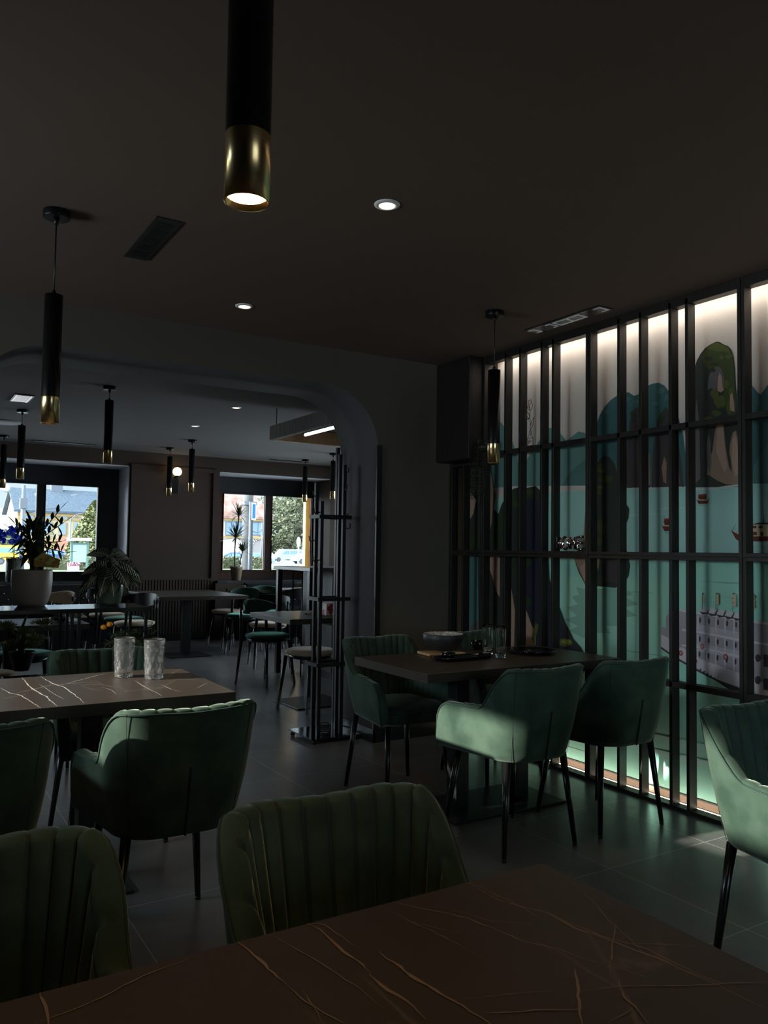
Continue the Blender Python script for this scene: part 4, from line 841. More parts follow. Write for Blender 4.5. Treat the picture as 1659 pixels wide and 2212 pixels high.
# ------------------------------------------------------------------ dining chairs of the back room
def make_side_chair(pad, wrap=True):
    t = thing('dining_chair', 'x', 'chair')
    mb = MB()
    mb.lathe([(.0001, .438), (.15, .438), (.205, .445), (.222, .462), (.218, .478), (.18, .488), (.08, .492), (.0001, .492)], n=36, capb=False)
    for v in mb.b.verts: v.co.y = v.co.y*.96
    mb.build('seat_pad', pad, t)
    MB().lathe([(.0001, .415), (.17, .415), (.19, .438), (.0001, .438)], n=28, capb=False).build('seat_frame', M['leg'], t)
    for x in (-1, 1):
        MB().cyl((x*.155, .14, .43), (x*.19, .19, 0), .017, .010, n=14).build('leg', M['leg'], t)
        MB().tube([(x*.20, -.215, 0), (x*.178, -.175, .42), (x*.170, -.19, .62), (x*.165, -.205, .73)], .014, n=12, rad=[.010, .018, .015, .011]).build('leg', M['leg'], t)
        if wrap:
            for yy in (1, -1):
                rr = random.Random(int(5+x*2+yy)); top = .13
                mb = MB(); mb.grid(lambda i, j: Vector((x*(.19 if yy > 0 else .20) - x*.012*j + (.0155+.006*rr.random())*cos(2*pi*i), (.19 if yy > 0 else -.215)+(-.016 if yy > 0 else .013)*j + (.0155+.006*rr.random())*sin(2*pi*i), .004+top*j)), 10, 12, closeu=True, sm=False)
                mb.build('plastic_wrap', M['plastic'], t)
    def bk(off, tt):
        def f(i, j):
            a = (i-.5)*2*1.25; R2 = .215+off; hgt = .135*(cos((i-.5)*pi*.92)**.8)+.012
            z = .735+(j-.5)*hgt+.035*abs((i-.5)*2)**2*0
            return Vector((R2*sin(a), -.03-R2*cos(a)*.92, z))
        return f
    mb = MB(); mb.grid(bk(.012, 0), 29, 7); mb.grid(bk(0, 0), 29, 7)
    f1, f2 = bk(.012, 0), bk(0, 0)
    for j in (0, 1):
        mb.grid(lambda i, k: f1(i, j).lerp(f2(i, j), k), 29, 2)
    mb.build('backrest_shell', M['black'], t)
    g = bk(-.012, 0); 
    mb = MB(); mb.grid(lambda i, j: g(i*.94+.03, j*.9+.05)+Vector((0, 0, 0)), 27, 7); mb.grid(lambda i, k: g(i*.94+.03, .95).lerp(f2(i*.94+.03, 1), k), 27, 2); mb.grid(lambda i, k: g(i*.94+.03, .05).lerp(f2(i*.94+.03, 0), k), 27, 2)
    mb.build('backrest_pad', pad, t)
    return t
cg = make_side_chair(M['greenpad']); cb = make_side_chair(M['beige'])
LGc = [
 (3.18, 7.24, -2.75, 'g', 'green-seated dining chair in the middle of the open floor, plastic-wrapped feet'),
 (3.86, 9.55, 2.6, 'g', 'green-seated dining chair right of the far marble table'),
 (2.40, 9.62, -.9, 'g', 'green-seated dining chair left of the far marble table'),
 (.93, 6.75, 3.0, 'g', 'green-seated dining chair at the left edge, behind the bonsai'),
 (.62, 7.22, 3.3, 'g', 'green-backed dining chair behind the bright left table'),
 (4.35, 9.95, 2.9, 'g', 'green-backed dining chair below the right back window'),
 (3.02, 5.98, 1.8, 'b', 'cream-seated dining chair seen through the coat rack'),
 (3.93, 10.28, 1.75, 'b', 'beige dining chair at the right end of the far marble table'),
 (2.36, 10.25, -1.5, 'b', 'beige dining chair at the left end of the far marble table'),
 (3.68, 8.35, -.2, 'b', 'cream-seated dining chair between the bar and the small table'),
 (4.55, 9.6, .1, 'b', 'black-backed dining chair under the right window, left of two'),
 (5.05, 9.65, .05, 'b', 'black-backed dining chair under the right window, right of two'),
 (1.55, 9.3, 2.2, 'b', 'dining chair with curved beige backrest beside the large taupe pot'),
 (2.38, 9.05, .15, 'b', 'black-backed dining chair behind the green pot'),
 (.55, 5.75, -.6, 'b', 'beige-seated dining chair left of the bonsai')]
used = {'g': 0, 'b': 0}
for x, y, a, k, lb in LGc:
    src = cg if k == 'g' else cb; o = src if not used[k] else copy_tree(src); used[k] = 1
    o.location = (x, y, 0); o.rotation_euler = (0, 0, a); o['label'] = lb; o['group'] = 'black-legged dining chairs'
# back room tables
table('far marble table under the wall globe in the back room', 2.62, 3.68, 8.95, 10.3, cols=1, plate=(.25, .25), colw=.05)
table('small square table behind the coat rack', 2.73, 3.55, 5.78, 6.6, cols=1, plate=(.25, .25), colw=.05)
table('bright glossy table behind the planter shelf', -.1, 1.27, 6.02, 6.62, cols=2, plate=(.34, .2))
table('far left table before the left back window', -.4, 1.0, 9.2, 9.95, cols=2, plate=(.34, .2))
table('far right table under the right back window', 4.2, 5.6, 10.12, 10.62, cols=2, plate=(.34, .2))
# tufted banquettes
for a, b, lb in ((-.9, 2.66, 'black tufted banquette under the left back window'), (4.5, 6.4, 'black tufted banquette under the right back window')):
    t = thing('banquette', lb, 'bench', ((a+b)/2, B0-.3, 0), 0, 'tufted window banquettes'); w_ = (b-a)/2
    MB().box(-w_, w_, .15, .26, .42, .80).build('backrest', M['tuft'], t, bevel=.03, seg=4)
    MB().box(-w_, w_, -.22, .15, .30, .46).build('seat', M['tuft'], t, bevel=.04, seg=4)
    MB().box(-w_+.02, w_-.02, -.18, .24, 0, .30).build('plinth', M['black'], t)
    mb = MB(); k = 0
    for r_ in range(3):
        x = -w_+.08+(.05 if r_ % 2 else 0)
        while x < w_-.05: mb.ball((x, .148, .55+r_*.075), .011, n=8, m=5); x += .10
    o = mb.build('tufting_buttons', M['stud'], t); o['kind'] = 'stuff'
# bar counter
t = thing('bar_counter', 'high bar counter with pale top and grey oak front beyond the coat rack', 'counter', (3.95, 7.5, 0))
MB().box(-.42, 1.5, -.45, .42, 1.09, 1.125).build('countertop', mat('pale stone counter', (.28, .27, .26), .35), t, bevel=.003)
MB().box(-.12, 1.45, -.36, .33, .08, 1.09).build('front_panel', M['greywood'], t)
MB().box(-.10, 1.45, -.34, .31, 0, .08).build('plinth', M['base'], t)
for y_ in (-.38, .36): MB().box(-.40, -.35, y_-.025, y_+.025, 0, 1.09).build('leg', M['blackmetal'], t)
for y_ in (-.25, .0, .22): MB().cyl((-.28, y_, 0), (-.28, y_, 1.09), .008, n=8).build('support_rod', M['blackmetal'], t)
o = MB().box(-.09, .09, -.06, .06, 0, .10).build('tissue_box', M['floral'], bevel=.004); p = at(700, 1325, Z=.75); o.location = (3.25, 6.05, .7512); tagp(o, 'red and white floral box on the small table behind the coat rack', 'box')
# napkin and dish on the bright table
o = MB().lathe([(.03, 0), (.058, .012), (.07, .03), (.066, .03), (.05, .012), (.001, .007)], n=32).build('black_dish', M['glossblack']); p = at(129, 1343, Z=.75); o.location = (p.x, p.y, .7512); tagp(o, 'small black dish on the bright table', 'dish')
mb = MB(); rr = random.Random(9)
for k in range(14):
    a0 = rr.uniform(-.07, .07); mb.tube([(a0+rr.uniform(-.02, .02)-.05, rr.uniform(-.02, .02), .012), (a0, rr.uniform(-.02, .02), .03+rr.uniform(0, .03)), (a0+.05, rr.uniform(-.03, .03), .014)], .007, n=6)
o = mb.build('napkin', M['napkin']); p = at(155, 1340, Z=.75); o.location = (p.x, p.y, .7525); tagp(o, 'crumpled cream napkin beside the black dish', 'napkin')
# ------------------------------------------------------------------ planter shelf in the arch
t = thing('planter_shelf', 'low black two-level shelf standing in the arch, carrying the potted plants', 'shelf', (.9, 5.2, 0))
x0, x1 = -.52, .515; ya, yb = -.17, .23
MB().box(x0, x1, ya, yb, .905, .93).build('upper_board', mat('black glazed shelf', (.02, .019, .019), .11), t, bevel=.002)
MB().box(x0, .10, ya-.12, yb, .475, .50).build('lower_board', mat('black glazed lower shelf', (.015, .015, .016), .12), t, bevel=.002)
for x in (x0+.02, .06, .10, x1-.02):
    for y in (ya+.015, yb-.015): MB().box(x-.0085, x+.0085, y-.0085, y+.0085, 0, .905).build('leg', M['blackmetal'], t)
# big taupe pot with glossy plant
p = at(68, 1309, Z=.93)
t = thing('potted_plant', 'large taupe pot with glossy dark foliage and a yellow tag on the shelf', 'plant', (p.x, p.y+.02, .931))
MB().lathe([(.078, 0), (.095, .02), (.113, .08), (.119, .15), (.118, .215), (.116, .222), (.110, .222), (.110, .19), (.0003, .19)], n=48).build('pot', M['pot'], t)
mb = MB(); rr = random.Random(21)
for k in range(5): mb.tube([(rr.uniform(-.02, .02), rr.uniform(-.02, .02), .19), (rr.uniform(-.03, .03), rr.uniform(-.03, .03), .30), (rr.uniform(-.05, .05), rr.uniform(-.05, .05), .40)], .009, n=6)
mb.build('stem', M['bark'], t)
mb = MB()
for k in range(170):
    a = rr.uniform(0, 2*pi); z = rr.uniform(.26, .50); el = rr.uniform(-.5, 1.1); rd = rr.uniform(.0, .06)
    if z > .42: el = rr.uniform(.3, 1.4)
    mb.leaf((rd*cos(a), rd*sin(a), z), (cos(a)*cos(el), sin(a)*cos(el), sin(el)), rr.uniform(.06, .12), rr.uniform(.022, .036), rr.uniform(0, .5), n=4)
# long shoots
for (ex, ez) in ((.17, .60), (.20, .52), (.19, .40), (.21, .33), (-.13, .50)):
    pts = [Vector((0, 0, .38)), Vector((ex*.5, -.02, .38+(ez-.38)*.6)), Vector((ex*.85, -.03, ez))]
    mb.tube(pts, .003, n=5)
    for j in range(6):
        u = .4+.1*j; q = pts[0].lerp(pts[2], u); mb.leaf(q, (ex*.6, rr.uniform(-.4, .4), (.5 if j % 2 else -.35)+(ez-.38)), .065, .022, .1, n=4)
    mb.leaf(pts[2], (ex*1.5, -.05, ez-.3), .075, .026, 0, n=4)
mb.build('foliage', M['leafd'], t, fix=False)
o = MB().poly([(.00, -.125, .245), (.145, -.10, .235), (.155, -.10, .285), (.05, -.12, .33), (.0, -.13, .29)], 0, ext=(0, .003, 0)).build('plant_tag', M['card'], t); o.location = (-.01, 0, -.0)
MB().ball((.085, -.118, .265), .018, sc=(1.2, .15, .8)).ball((.10, -.116, .285), .016, sc=(1.2, .15, .8)).build('tag_print', M['cardart'], o)
# zebra plant
p = at(237, 1307, Z=.93)
t = thing('potted_plant', 'zebra plant with white-veined leaves in a dark green pot on the shelf', 'plant', (p.x, p.y+.01, .931))
MB().lathe([(.055, 0), (.068, .02), (.080, .07), (.082, .12), (.080, .148), (.076, .15), (.074, .13), (.0003, .13)], n=40).build('pot', M['potgreen'], t)
mb = MB(); rr = random.Random(33)
for k in range(3): mb.tube([(0, 0, .12), (rr.uniform(-.02, .02), rr.uniform(-.02, .02), .28)], .006, n=6)
mb.build('stem', M['bark'], t)
mb = MB()
dirs = [(-150, .25, .20, .5), (-120, -.1, .19, .5), (-95, -.5, .17, .35), (-60, -.35, .17, .4), (-30, .1, .2, .5), (0, .3, .21, .55), (25, .1, .19, .5), (60, .5, .16, .4), (100, .7, .15, .3), (140, .5, .18, .4), (175, .45, .19, .6), (-170, .1, .21, .7), (-80, .6, .14, .4), (-110, .9, .12, .3), (-45, .8, .14, .35), (-135, -.5, .16, .2), (-70, -.9, .13, .1), (10, -.3, .2, .35), (-15, .75, .15, .4), (120, -.1, .16, .4)]
for i, (az, el, L_, dr) in enumerate(dirs):
    a = R_(az); z = .20+.02*(i % 5)+(.03 if el > .4 else 0)
    mb.leaf((.012*cos(a), .012*sin(a), z), (cos(a)*cos(el), sin(a)*cos(el), sin(el)), L_*.98, L_*.58, dr+(.25 if -175 < az < -5 else .05), n=8, fold=.12, veins=9, up=Vector((0, -.85, .5)))
mb.build('foliage', [M['leafz'], M['vein']], t, fix=False)
# bonsai
p = at(45, 1448, Z=.50)
t = thing('bonsai', 'small pine bonsai in a black tapered pot on the lower shelf', 'plant', (p.x, p.y-.02, .501))
MB().lathe([(.042, 0), (.047, .006), (.078, .115), (.078, .122), (.073, .122), (.068, .105), (.0003, .105)], n=36).build('pot', M['potblack'], t)
MB().lathe([(.0003, .114), (.05, .112), (.07, .106)], n=24, capb=False).build('soil', M['soil'], t)
mb = MB(); mb.tube([(0, 0, .10), (-.005, 0, .16), (.008, 0, .22), (-.002, 0, .28), (.02, 0, .35), (.03, 0, .40)], .01, n=8, rad=[.022, .016, .012, .009, .006, .005])
for q in ((-.09, 0, .27), (.10, 0, .265), (.07, 0, .19), (-.06, 0, .165), (.02, -.03, .215)): mb.tube([(0, 0, q[2]-.05), (q[0]*.5, q[1], q[2]-.02), q], .004, n=6)
mb.build('trunk', M['bark'], t)
mb = MB(); rr = random.Random(4)
for cx, cyy, cz, rx, rz_ in ((.035, 0, .405, .068, .026), (-.11, 0, .285, .075, .038), (.125, 0, .295, .075, .032), (.065, -.01, .20, .075, .034), (-.055, 0, .165, .065, .030), (.0, 0, .245, .055, .026), (.045, .01, .155, .06, .022)):
    for k in range(330):
        a = rr.uniform(0, 2*pi); u = math.sqrt(rr.random()); b = rr.uniform(-1, 1)
        q = Vector((cx+rx*u*cos(a), cyy+rx*.8*u*sin(a), cz+rz_*(1-u*u)*.8*b))
        d = Vector((cos(a)*u, sin(a)*u, .5+.5*b)).normalized(); s = Vector((-sin(a), cos(a), 0))*.0045
        mb._mi([mb.b.faces.new([mb.b.verts.new(v) for v in (q-s, q+s, q+d*.030)])], 0)
mb.build('foliage', M['bonsai'], t, fix=False)
# citrus plant on the floor
t = thing('citrus_plant', 'small citrus bush with two orange fruits behind the ribbed armchair', 'plant', (1.29, 4.98, 0))
MB().lathe([(.09, 0), (.12, .22), (.125, .24), (.115, .24), (.0003, .20)], n=32).build('pot', M['potblack'], t)
mb = MB(); rr = random.Random(12)
for k in range(6): mb.tube([(0, 0, .2), (rr.uniform(-.04, .04), rr.uniform(-.04, .04), .45), (rr.uniform(-.14, .14), rr.uniform(-.1, .1), .72)], .006, n=6)
mb.build('stem', M['bark'], t)
mb = MB()
for k in range(230):
    a = rr.uniform(0, 2*pi); u = rr.uniform(.02, .17); z = rr.uniform(.5, .80)-(.5*u if rr.random() < .5 else 0)*.5; el = rr.uniform(-.4, .9)
    mb.leaf((u*cos(a), u*.8*sin(a), z), (cos(a)*cos(el), sin(a)*cos(el), sin(el)), rr.uniform(.045, .075), .026, .3, n=4)
mb.build('foliage', M['leafd'], t, fix=False)
for px, py in ((224, 1355), (237, 1349)):
    q = at(px, py, Y=4.83); o = MB().ball((q.x-1.29, q.y-4.98, q.z), .018, sc=(1, 1, .85), n=16, m=10).build('fruit', M['orange'], t)
# orchid on the window sill
p = at(30, 1250, Z=SZ+.01)
t = thing('orchid', 'blue orchid in a woven dark pot on the left window sill', 'plant', (at(29, 1240, Y=B0+.02).x, B0+.04, SZ+.009))
MB().lathe([(.08, 0), (.09, .02), (.093, .30), (.087, .30), (.0003, .27)], n=36).build('pot', M['pottex'], t)
mb = MB(); mb.tube([(0, 0, .28), (-.02, 0, .5), (-.06, -.02, .68), (-.14, -.03, .74)], .005, n=6); mb.tube([(.01, 0, .28), (.0, 0, .45), (-.02, -.02, .62)], .005, n=6); mb.build('stem', M['leafm'], t)
mb = MB()
for a, L_ in ((0, .28), (.4, .22), (pi, .24), (pi-.5, .2), (-.7, .16), (2, .15)): mb.leaf((0, 0, .29), (cos(a), sin(a)*.6, .45), L_, .075, .5, n=6)
mb.build('foliage', M['leafd'], t, fix=False)
mb = MB(); rr = random.Random(8)
for k in range(26):
    c = Vector((rr.uniform(-.19, .10), rr.uniform(-.06, .04), .60+rr.uniform(-.10, .09)))
    for j in range(5):
        a = 2*pi*j/5+rr.random(); mb.leaf(c, (cos(a), -.3, sin(a)), .042, .036, .05, n=3, up=Vector((0, 1, .01)))
mb.build('flowers', M['blue'], t, fix=False)
# dracaena in the right window
p = at(512, 1250, Z=SZ+.01)
t = thing('dracaena', 'spiky dracaena with three rosettes in a beige pot on the right window sill', 'plant', (at(512, 1240, Y=B0+.02).x, B0+.05, SZ+.009))
MB().lathe([(.065, 0), (.088, .17), (.093, .172), (.093, .20), (.083, .20), (.0003, .17)], n=32).build('pot', M['potlight'], t)
ros = [(.02, .95), (-.02, .62), (.09, .42)]
mb = MB(); mb.tube([(-.03, 0, .18), (-.03, 0, .5), (-.02, 0, .62), (.01, 0, .8), (.02, 0, .95)], .009, n=7); mb.tube([(.05, 0, .18), (.06, 0, .3), (.09, 0, .42)], .008, n=6); mb.build('stem', M['bark'], t)
mb = MB(); rr = random.Random(17)
for (x, z), L_, n_ in zip(ros, (.27, .34, .24), (80, 95, 70)):
    for k in range(n_):
        a = rr.uniform(0, 2*pi); el = rr.uniform(-.15, 1.4); mb.leaf((x, 0, z), (cos(a)*cos(el), sin(a)*cos(el)*.8, sin(el)), L_*rr.uniform(.7, 1.05), .013, rr.uniform(.05, .45), n=6, fold=.2)
mb.build('foliage', M['leafd'], t, fix=False)
# ------------------------------------------------------------------ outside
GZ = -.55
M['asphalt'] = mat('light paving', (.55, .55, .54), .9, noise=(.25, (.68, .67, .62), .45, .6))
M['grass'] = mat('lawn', (.16, .20, .09), .95, noise=(.6, (.28, .29, .16), .4, .65))
M['cream'] = mat('cream facade', (.80, .70, .48), .9); M['yellow'] = mat('yellow rustication', (.72, .50, .22), .9, bump=(4, .5, .05)); M['ochre'] = mat('ochre moulding', (.62, .42, .18), .9)
M['slate'] = mat('blue slate roof', (.05, .08, .12), .8, noise=(5, (.13, .18, .25), .35, .65)); M['redroof'] = mat('red tile roof', (.40, .20, .16), .9, noise=(1.2, (.62, .42, .36), .35, .65))
M['whitef'] = mat('white facade', (.85, .84, .82), .9); M['pane'] = mat('dark window pane', (.12, .17, .24), .2); M['arch'] = mat('arch shade', (.18, .16, .16), .9)
M['tree'] = mat('tree leaves', (.10, .12, .05), .8, noise=(.8, (.24, .25, .13), .38, .6)); M['tree2'] = mat('conifer leaves', (.14, .16, .05), .8, noise=(1.5, (.27, .28, .10), .4, .6)); M['steel'] = mat('grey steel', (.07, .08, .10), .5)
M['carw'] = mat('white car paint', (.75, .80, .85), .25); M['carb'] = mat('blue car paint', (.08, .18, .45), .25); M['cars'] = mat('silver car paint', (.45, .52, .58), .25); M['carr'] = mat('red car paint', (.45, .05, .06), .3)
M['tyre'] = mat('tyre', (.04, .04, .045), .8); M['carglass'] = mat('car glass', (.14, .22, .28), .1); M['signblue'] = mat('blue road sign', (.003, .06, .22), .5); M['concrete'] = mat('concrete pole', (.035, .035, .037), .9, noise=(4, (.05, .05, .05), .4, .6))
M['turq'] = mat('green shelter frame', (.15, .32, .27), .5); M['poster'] = mat('pale poster', (.55, .66, .70), .5); M['orangewall'] = mat('orange facade edge', (.85, .50, .12), .9)
struct('ground_outside', MB().box(-150, 330, B1+.3, 420, GZ-.2, GZ), M['asphalt'])
o = MB().box(-40, 12, 45, 82, GZ, GZ+.04).build('lawn', M['grass']); tagp(o, 'green lawn strip outside the left back window', 'lawn', kind='stuff')
o = MB().box(24, 70, 42, 75, GZ, GZ+.04).build('lawn', M['grass']); tagp(o, 'pale lawn outside the right back window', 'lawn', kind='stuff')
def PX(px, Y, py=1180): return at(px, py, Y=Y).x
def PZ(px, py, Y): return at(px, py, Y=Y).z
# yellow building with slate roof, facade at Y = 130
Yb = 120
x0, x1, x2 = PX(36, Yb), PX(244, Yb), PX(30, Yb)
ez, rz_ = PZ(120, 1109, Yb), PZ(120, 1066, Yb)
t = thing('town_building', 'cream and yellow town building with slate roof outside the left window', 'building', (x0, Yb, GZ))
w_ = x1-x0; hE = ez-GZ; hR = (rz_-GZ)*1.07
mb = MB(); mb.box(0, w_, 0, 12, 0, hE); mb.poly([(0, 0, hE), (0, 12, hE), (0, 6, hR)], 0, ext=(.3, 0, 0)); mb.build('wall', M['cream'], t)
f1_ = PZ(120, 1166, Yb)-GZ
MB().box(-.05, w_, -.15, 0, 0, f1_).box(-.05, 1.1, -.15, 0, f1_, hE).build('rustication', M['yellow'], t)
MB().box(-.1, w_, -.3, 0, f1_-.25, f1_+.1).box(-.1, w_, -.4, 0, hE-.4, hE).box(-.1, w_, -.2, 0, (f1_+hE)/2+.9, (f1_+hE)/2+1.15).build('cornice', M['ochre'], t)
mb = MB(); mb.poly([(-.6, -.8, hE), (w_+.6, -.8, hE), (w_+.6, 6, hR), (-.6, 6, hR)], 0, ext=(0, 0, .3)); mb.poly([(-.6, 12.8, hE), (w_+.6, 12.8, hE), (w_+.6, 6, hR), (-.6, 6, hR)], 0, ext=(0, 0, .3)); mb.build('roof', M['slate'], t)
cx = PX(134, Yb)-x0; MB().box(cx-.8, cx+.8, 5.4, 6.6, hR-.6, hR+2.2).box(cx-1, cx+1, 5.2, 6.8, hR+1.9, hR+2.3).build('chimney', M['steel'], t)
for px, py, ww, hh in ((62, 1114, 2.0, 1.2), (108, 1115, 1.9, 1.2), (138, 1116, 1.4, 1.2), (178, 1116, 1.8, 1.2), (134, 1142, 1.6, 2.9), (103, 1140, 1.6, 2.9), (62, 1141, 1.6, 2.9), (166, 1141, 1.6, 2.9)):
    ww *= .55; hh *= .55; q = at(px, py, Y=Yb); o = MB().box(-ww/2-.13, ww/2+.13, -.25, -.02, -hh/2-.13, hh/2+.13).build('window_frame', M['ochre'], t); o.location = (q.x-x0, -.0, q.z-GZ)
    MB().box(-ww/2, ww/2, -.3, -.22, -hh/2, hh/2).build('pane', M['pane'], o)
q = at(134, 1172, Y=Yb); mb = MB(); mb.poly([(.8*cos(a_), -.35, 1.0*sin(a_)) for a_ in [pi*i/10 for i in range(11)]]+[(-.8, -.35, -1.6), (.8, -.35, -1.6)], 0, ext=(0, .2, 0)); o = mb.build('gateway', mat('brown gate', (.25, .12, .08), .8), t); o.location = (q.x-x0, 0, q.z-GZ)
# distant church gable at far left
q = at(6, 1110, Y=170)
t = thing('gabled_house', 'pale house with curved baroque gable at the far left', 'building', (q.x, 170, GZ)); zt = PZ(5, 1100, 170)-GZ
mb = MB(); mb.poly([(-14, 0, 0), (9, 0, 0), (9, 0, zt*.45), (7, 0, zt*.55), (5, 0, zt*.72), (3, 0, zt*.78), (0, 0, zt*.95), (-3, 0, zt), (-14, 0, zt)], 0, ext=(0, 10, 0)); mb.build('wall', mat('pale blue wall', (.6, .68, .75), .9), t)
MB().tube([(9, -.3, zt*.45), (7, -.3, zt*.56), (5, -.3, zt*.73), (3, -.3, zt*.79), (0, -.3, zt*.96), (-3, -.3, zt*1.01), (-14, -.3, zt*1.01)], .5, n=6).build('gable_moulding', mat('dusky red moulding', (.42, .25, .22), .8), t)
MB().box(-3, -1, 3, 5, zt, zt+3).build('chimney', M['redroof'], t)
# red roofed building, arch
Yr = 95
x0, x1 = PX(470, Yr), PX(576, Yr); t = thing('arcade_building', 'white building with red tiled roof and striped arch outside the right window', 'building', (x0, Yr, GZ))
w_ = x1-x0; hE = PZ(520, 1121, Yr)-GZ; hR = PZ(500, 1050, Yr)-GZ+2; f1_ = PZ(520, 1158, Yr)-GZ
MB().box(0, w_, 0, 10, f1_, hE).build('upper_wall', M['whitef'], t)
MB().box(0, w_, .3, 10, 0, f1_).build('lower_wall', mat('grey stone base', (.55, .52, .5), .9), t)
MB().box(-.3, w_+.3, -.4, 0, hE-.25, hE+.15).box(0, w_, -.2, 0, f1_-.3, f1_).build('cornice', M['ochre'], t)
mb = MB(); mb.poly([(-.5, -.6, hE), (w_+.6, -.6, hE), (w_*.62, 5, hR*.98), (-.5, 5, hR)], 0, ext=(0, 0, .3)); mb.poly([(w_+.6, -.6, hE), (w_+.6, 10, hE), (w_*.62, 5, hR*.98)], 0, ext=(0, 0, .3)); mb.build('roof', M['redroof'], t)
for px in (499, 519, 556):
    q = at(px, 1142, Y=Yr); o = MB().box(-.75, .75, -.12, -.01, -.85, .85).build('window_frame', M['steel'], t); o.location = (q.x-x0, 0, q.z-GZ)
    for sx in (-.36, .36): MB().box(sx-.32, sx+.32, -.18, -.1, -.78, .78).build('pane', M['pane'], o)
q = at(561, 1185, Y=Yr); rr_ = .95
mb = MB(); mb.poly([(rr_*cos(a_), .1, rr_*1.1*sin(a_)) for a_ in [pi*i/14 for i in range(15)]]+[(-rr_, .1, -1.4), (rr_, .1, -1.4)], 0, ext=(0, .3, 0)); o = mb.build('arch_opening', M['arch'], t); o.location = (q.x-x0, 0, q.z-GZ)
for i in range(0, 13):
    a_ = pi*(i+.5)/13; mb = MB(); mb.poly([((rr_+d_)*cos(a_+e_), 0, (rr_+d_)*1.1*sin(a_+e_)) for d_, e_ in ((.05, -.075), (.5, -.07), (.5, .07), (.05, .075))], 0, ext=(0, .3, 0)); mb.build('voussoir', M['whitef'], o)
# painted outer reveal of the right window
xr = at(660, 1100, Y=B1+.04).x
struct('trim_11', MB().box(xr, xr+.07, B1+.03, B1+.12, SZ, 2.3), M['orangewall']); struct('trim_12', MB().box(xr+.07, xr+.3, B1+.03, B1+.12, SZ, 2.3), M['whitef'])
# trees
def tree(label, px, pyb, Y, top_py, rad, m, conifer=False, seed=1, px2=None, leaf=.45, n=2600):
    x = PX(px, Y); zt = PZ(px, top_py, Y)-GZ; rr = random.Random(seed)
    t = thing('tree', label, 'tree', (x, Y, GZ))
    MB().cyl((0, 0, 0), (0, 0, zt*.5), .35, .2, n=8).build('trunk', M['bark'], t)
    mb = MB()
    cl = [(rr.uniform(-1, 1), rr.uniform(-.6, .6), rr.uniform(0, 1), rr.uniform(.3, .5)) for _ in range(26)]
    for k in range(n):
        if conifer:
            u = rr.random()**.8; z = zt*(.05+.95*u); rm = rad*(1-u)**.75*1.0; a = rr.uniform(0, 2*pi); r_ = rm*math.sqrt(rr.uniform(.3, 1)); q = Vector((r_*cos(a), r_*sin(a), z))
        else:
            c = rr.choice(cl); a = rr.uniform(0, 2*pi); b = rr.uniform(-1, 1); r_ = rad*c[3]; q = Vector((c[0]*rad*.75+r_*cos(a)*math.sqrt(1-b*b), c[1]*rad+r_*sin(a)*math.sqrt(1-b*b), zt*(.18+.72*c[2])+b*r_*.8))
        s = leaf*rr.uniform(.5, 1.2); u_ = Vector((rr.uniform(-1, 1), rr.uniform(-1, 1), rr.uniform(-1, 1))).normalized(); v_ = u_.orthogonal().normalized()
        mb._mi([mb.b.faces.new([mb.b.verts.new(w) for w in (q-u_*s, q+v_*s*.6, q+u_*s, q-v_*s*.6)])], 0)
    mb.build('crown', m, t, fix=False); return t
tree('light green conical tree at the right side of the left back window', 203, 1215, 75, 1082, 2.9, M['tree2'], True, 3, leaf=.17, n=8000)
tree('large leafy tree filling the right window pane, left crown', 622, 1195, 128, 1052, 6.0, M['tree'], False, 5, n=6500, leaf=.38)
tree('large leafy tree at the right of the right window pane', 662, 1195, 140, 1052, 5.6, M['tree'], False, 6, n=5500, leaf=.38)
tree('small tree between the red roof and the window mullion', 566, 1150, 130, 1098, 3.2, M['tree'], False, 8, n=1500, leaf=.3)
tree('dark green tree low at the left edge of the left window', 3, 1200, 110, 1150, 4, M['tree'], False, 9, n=2600, leaf=.3)
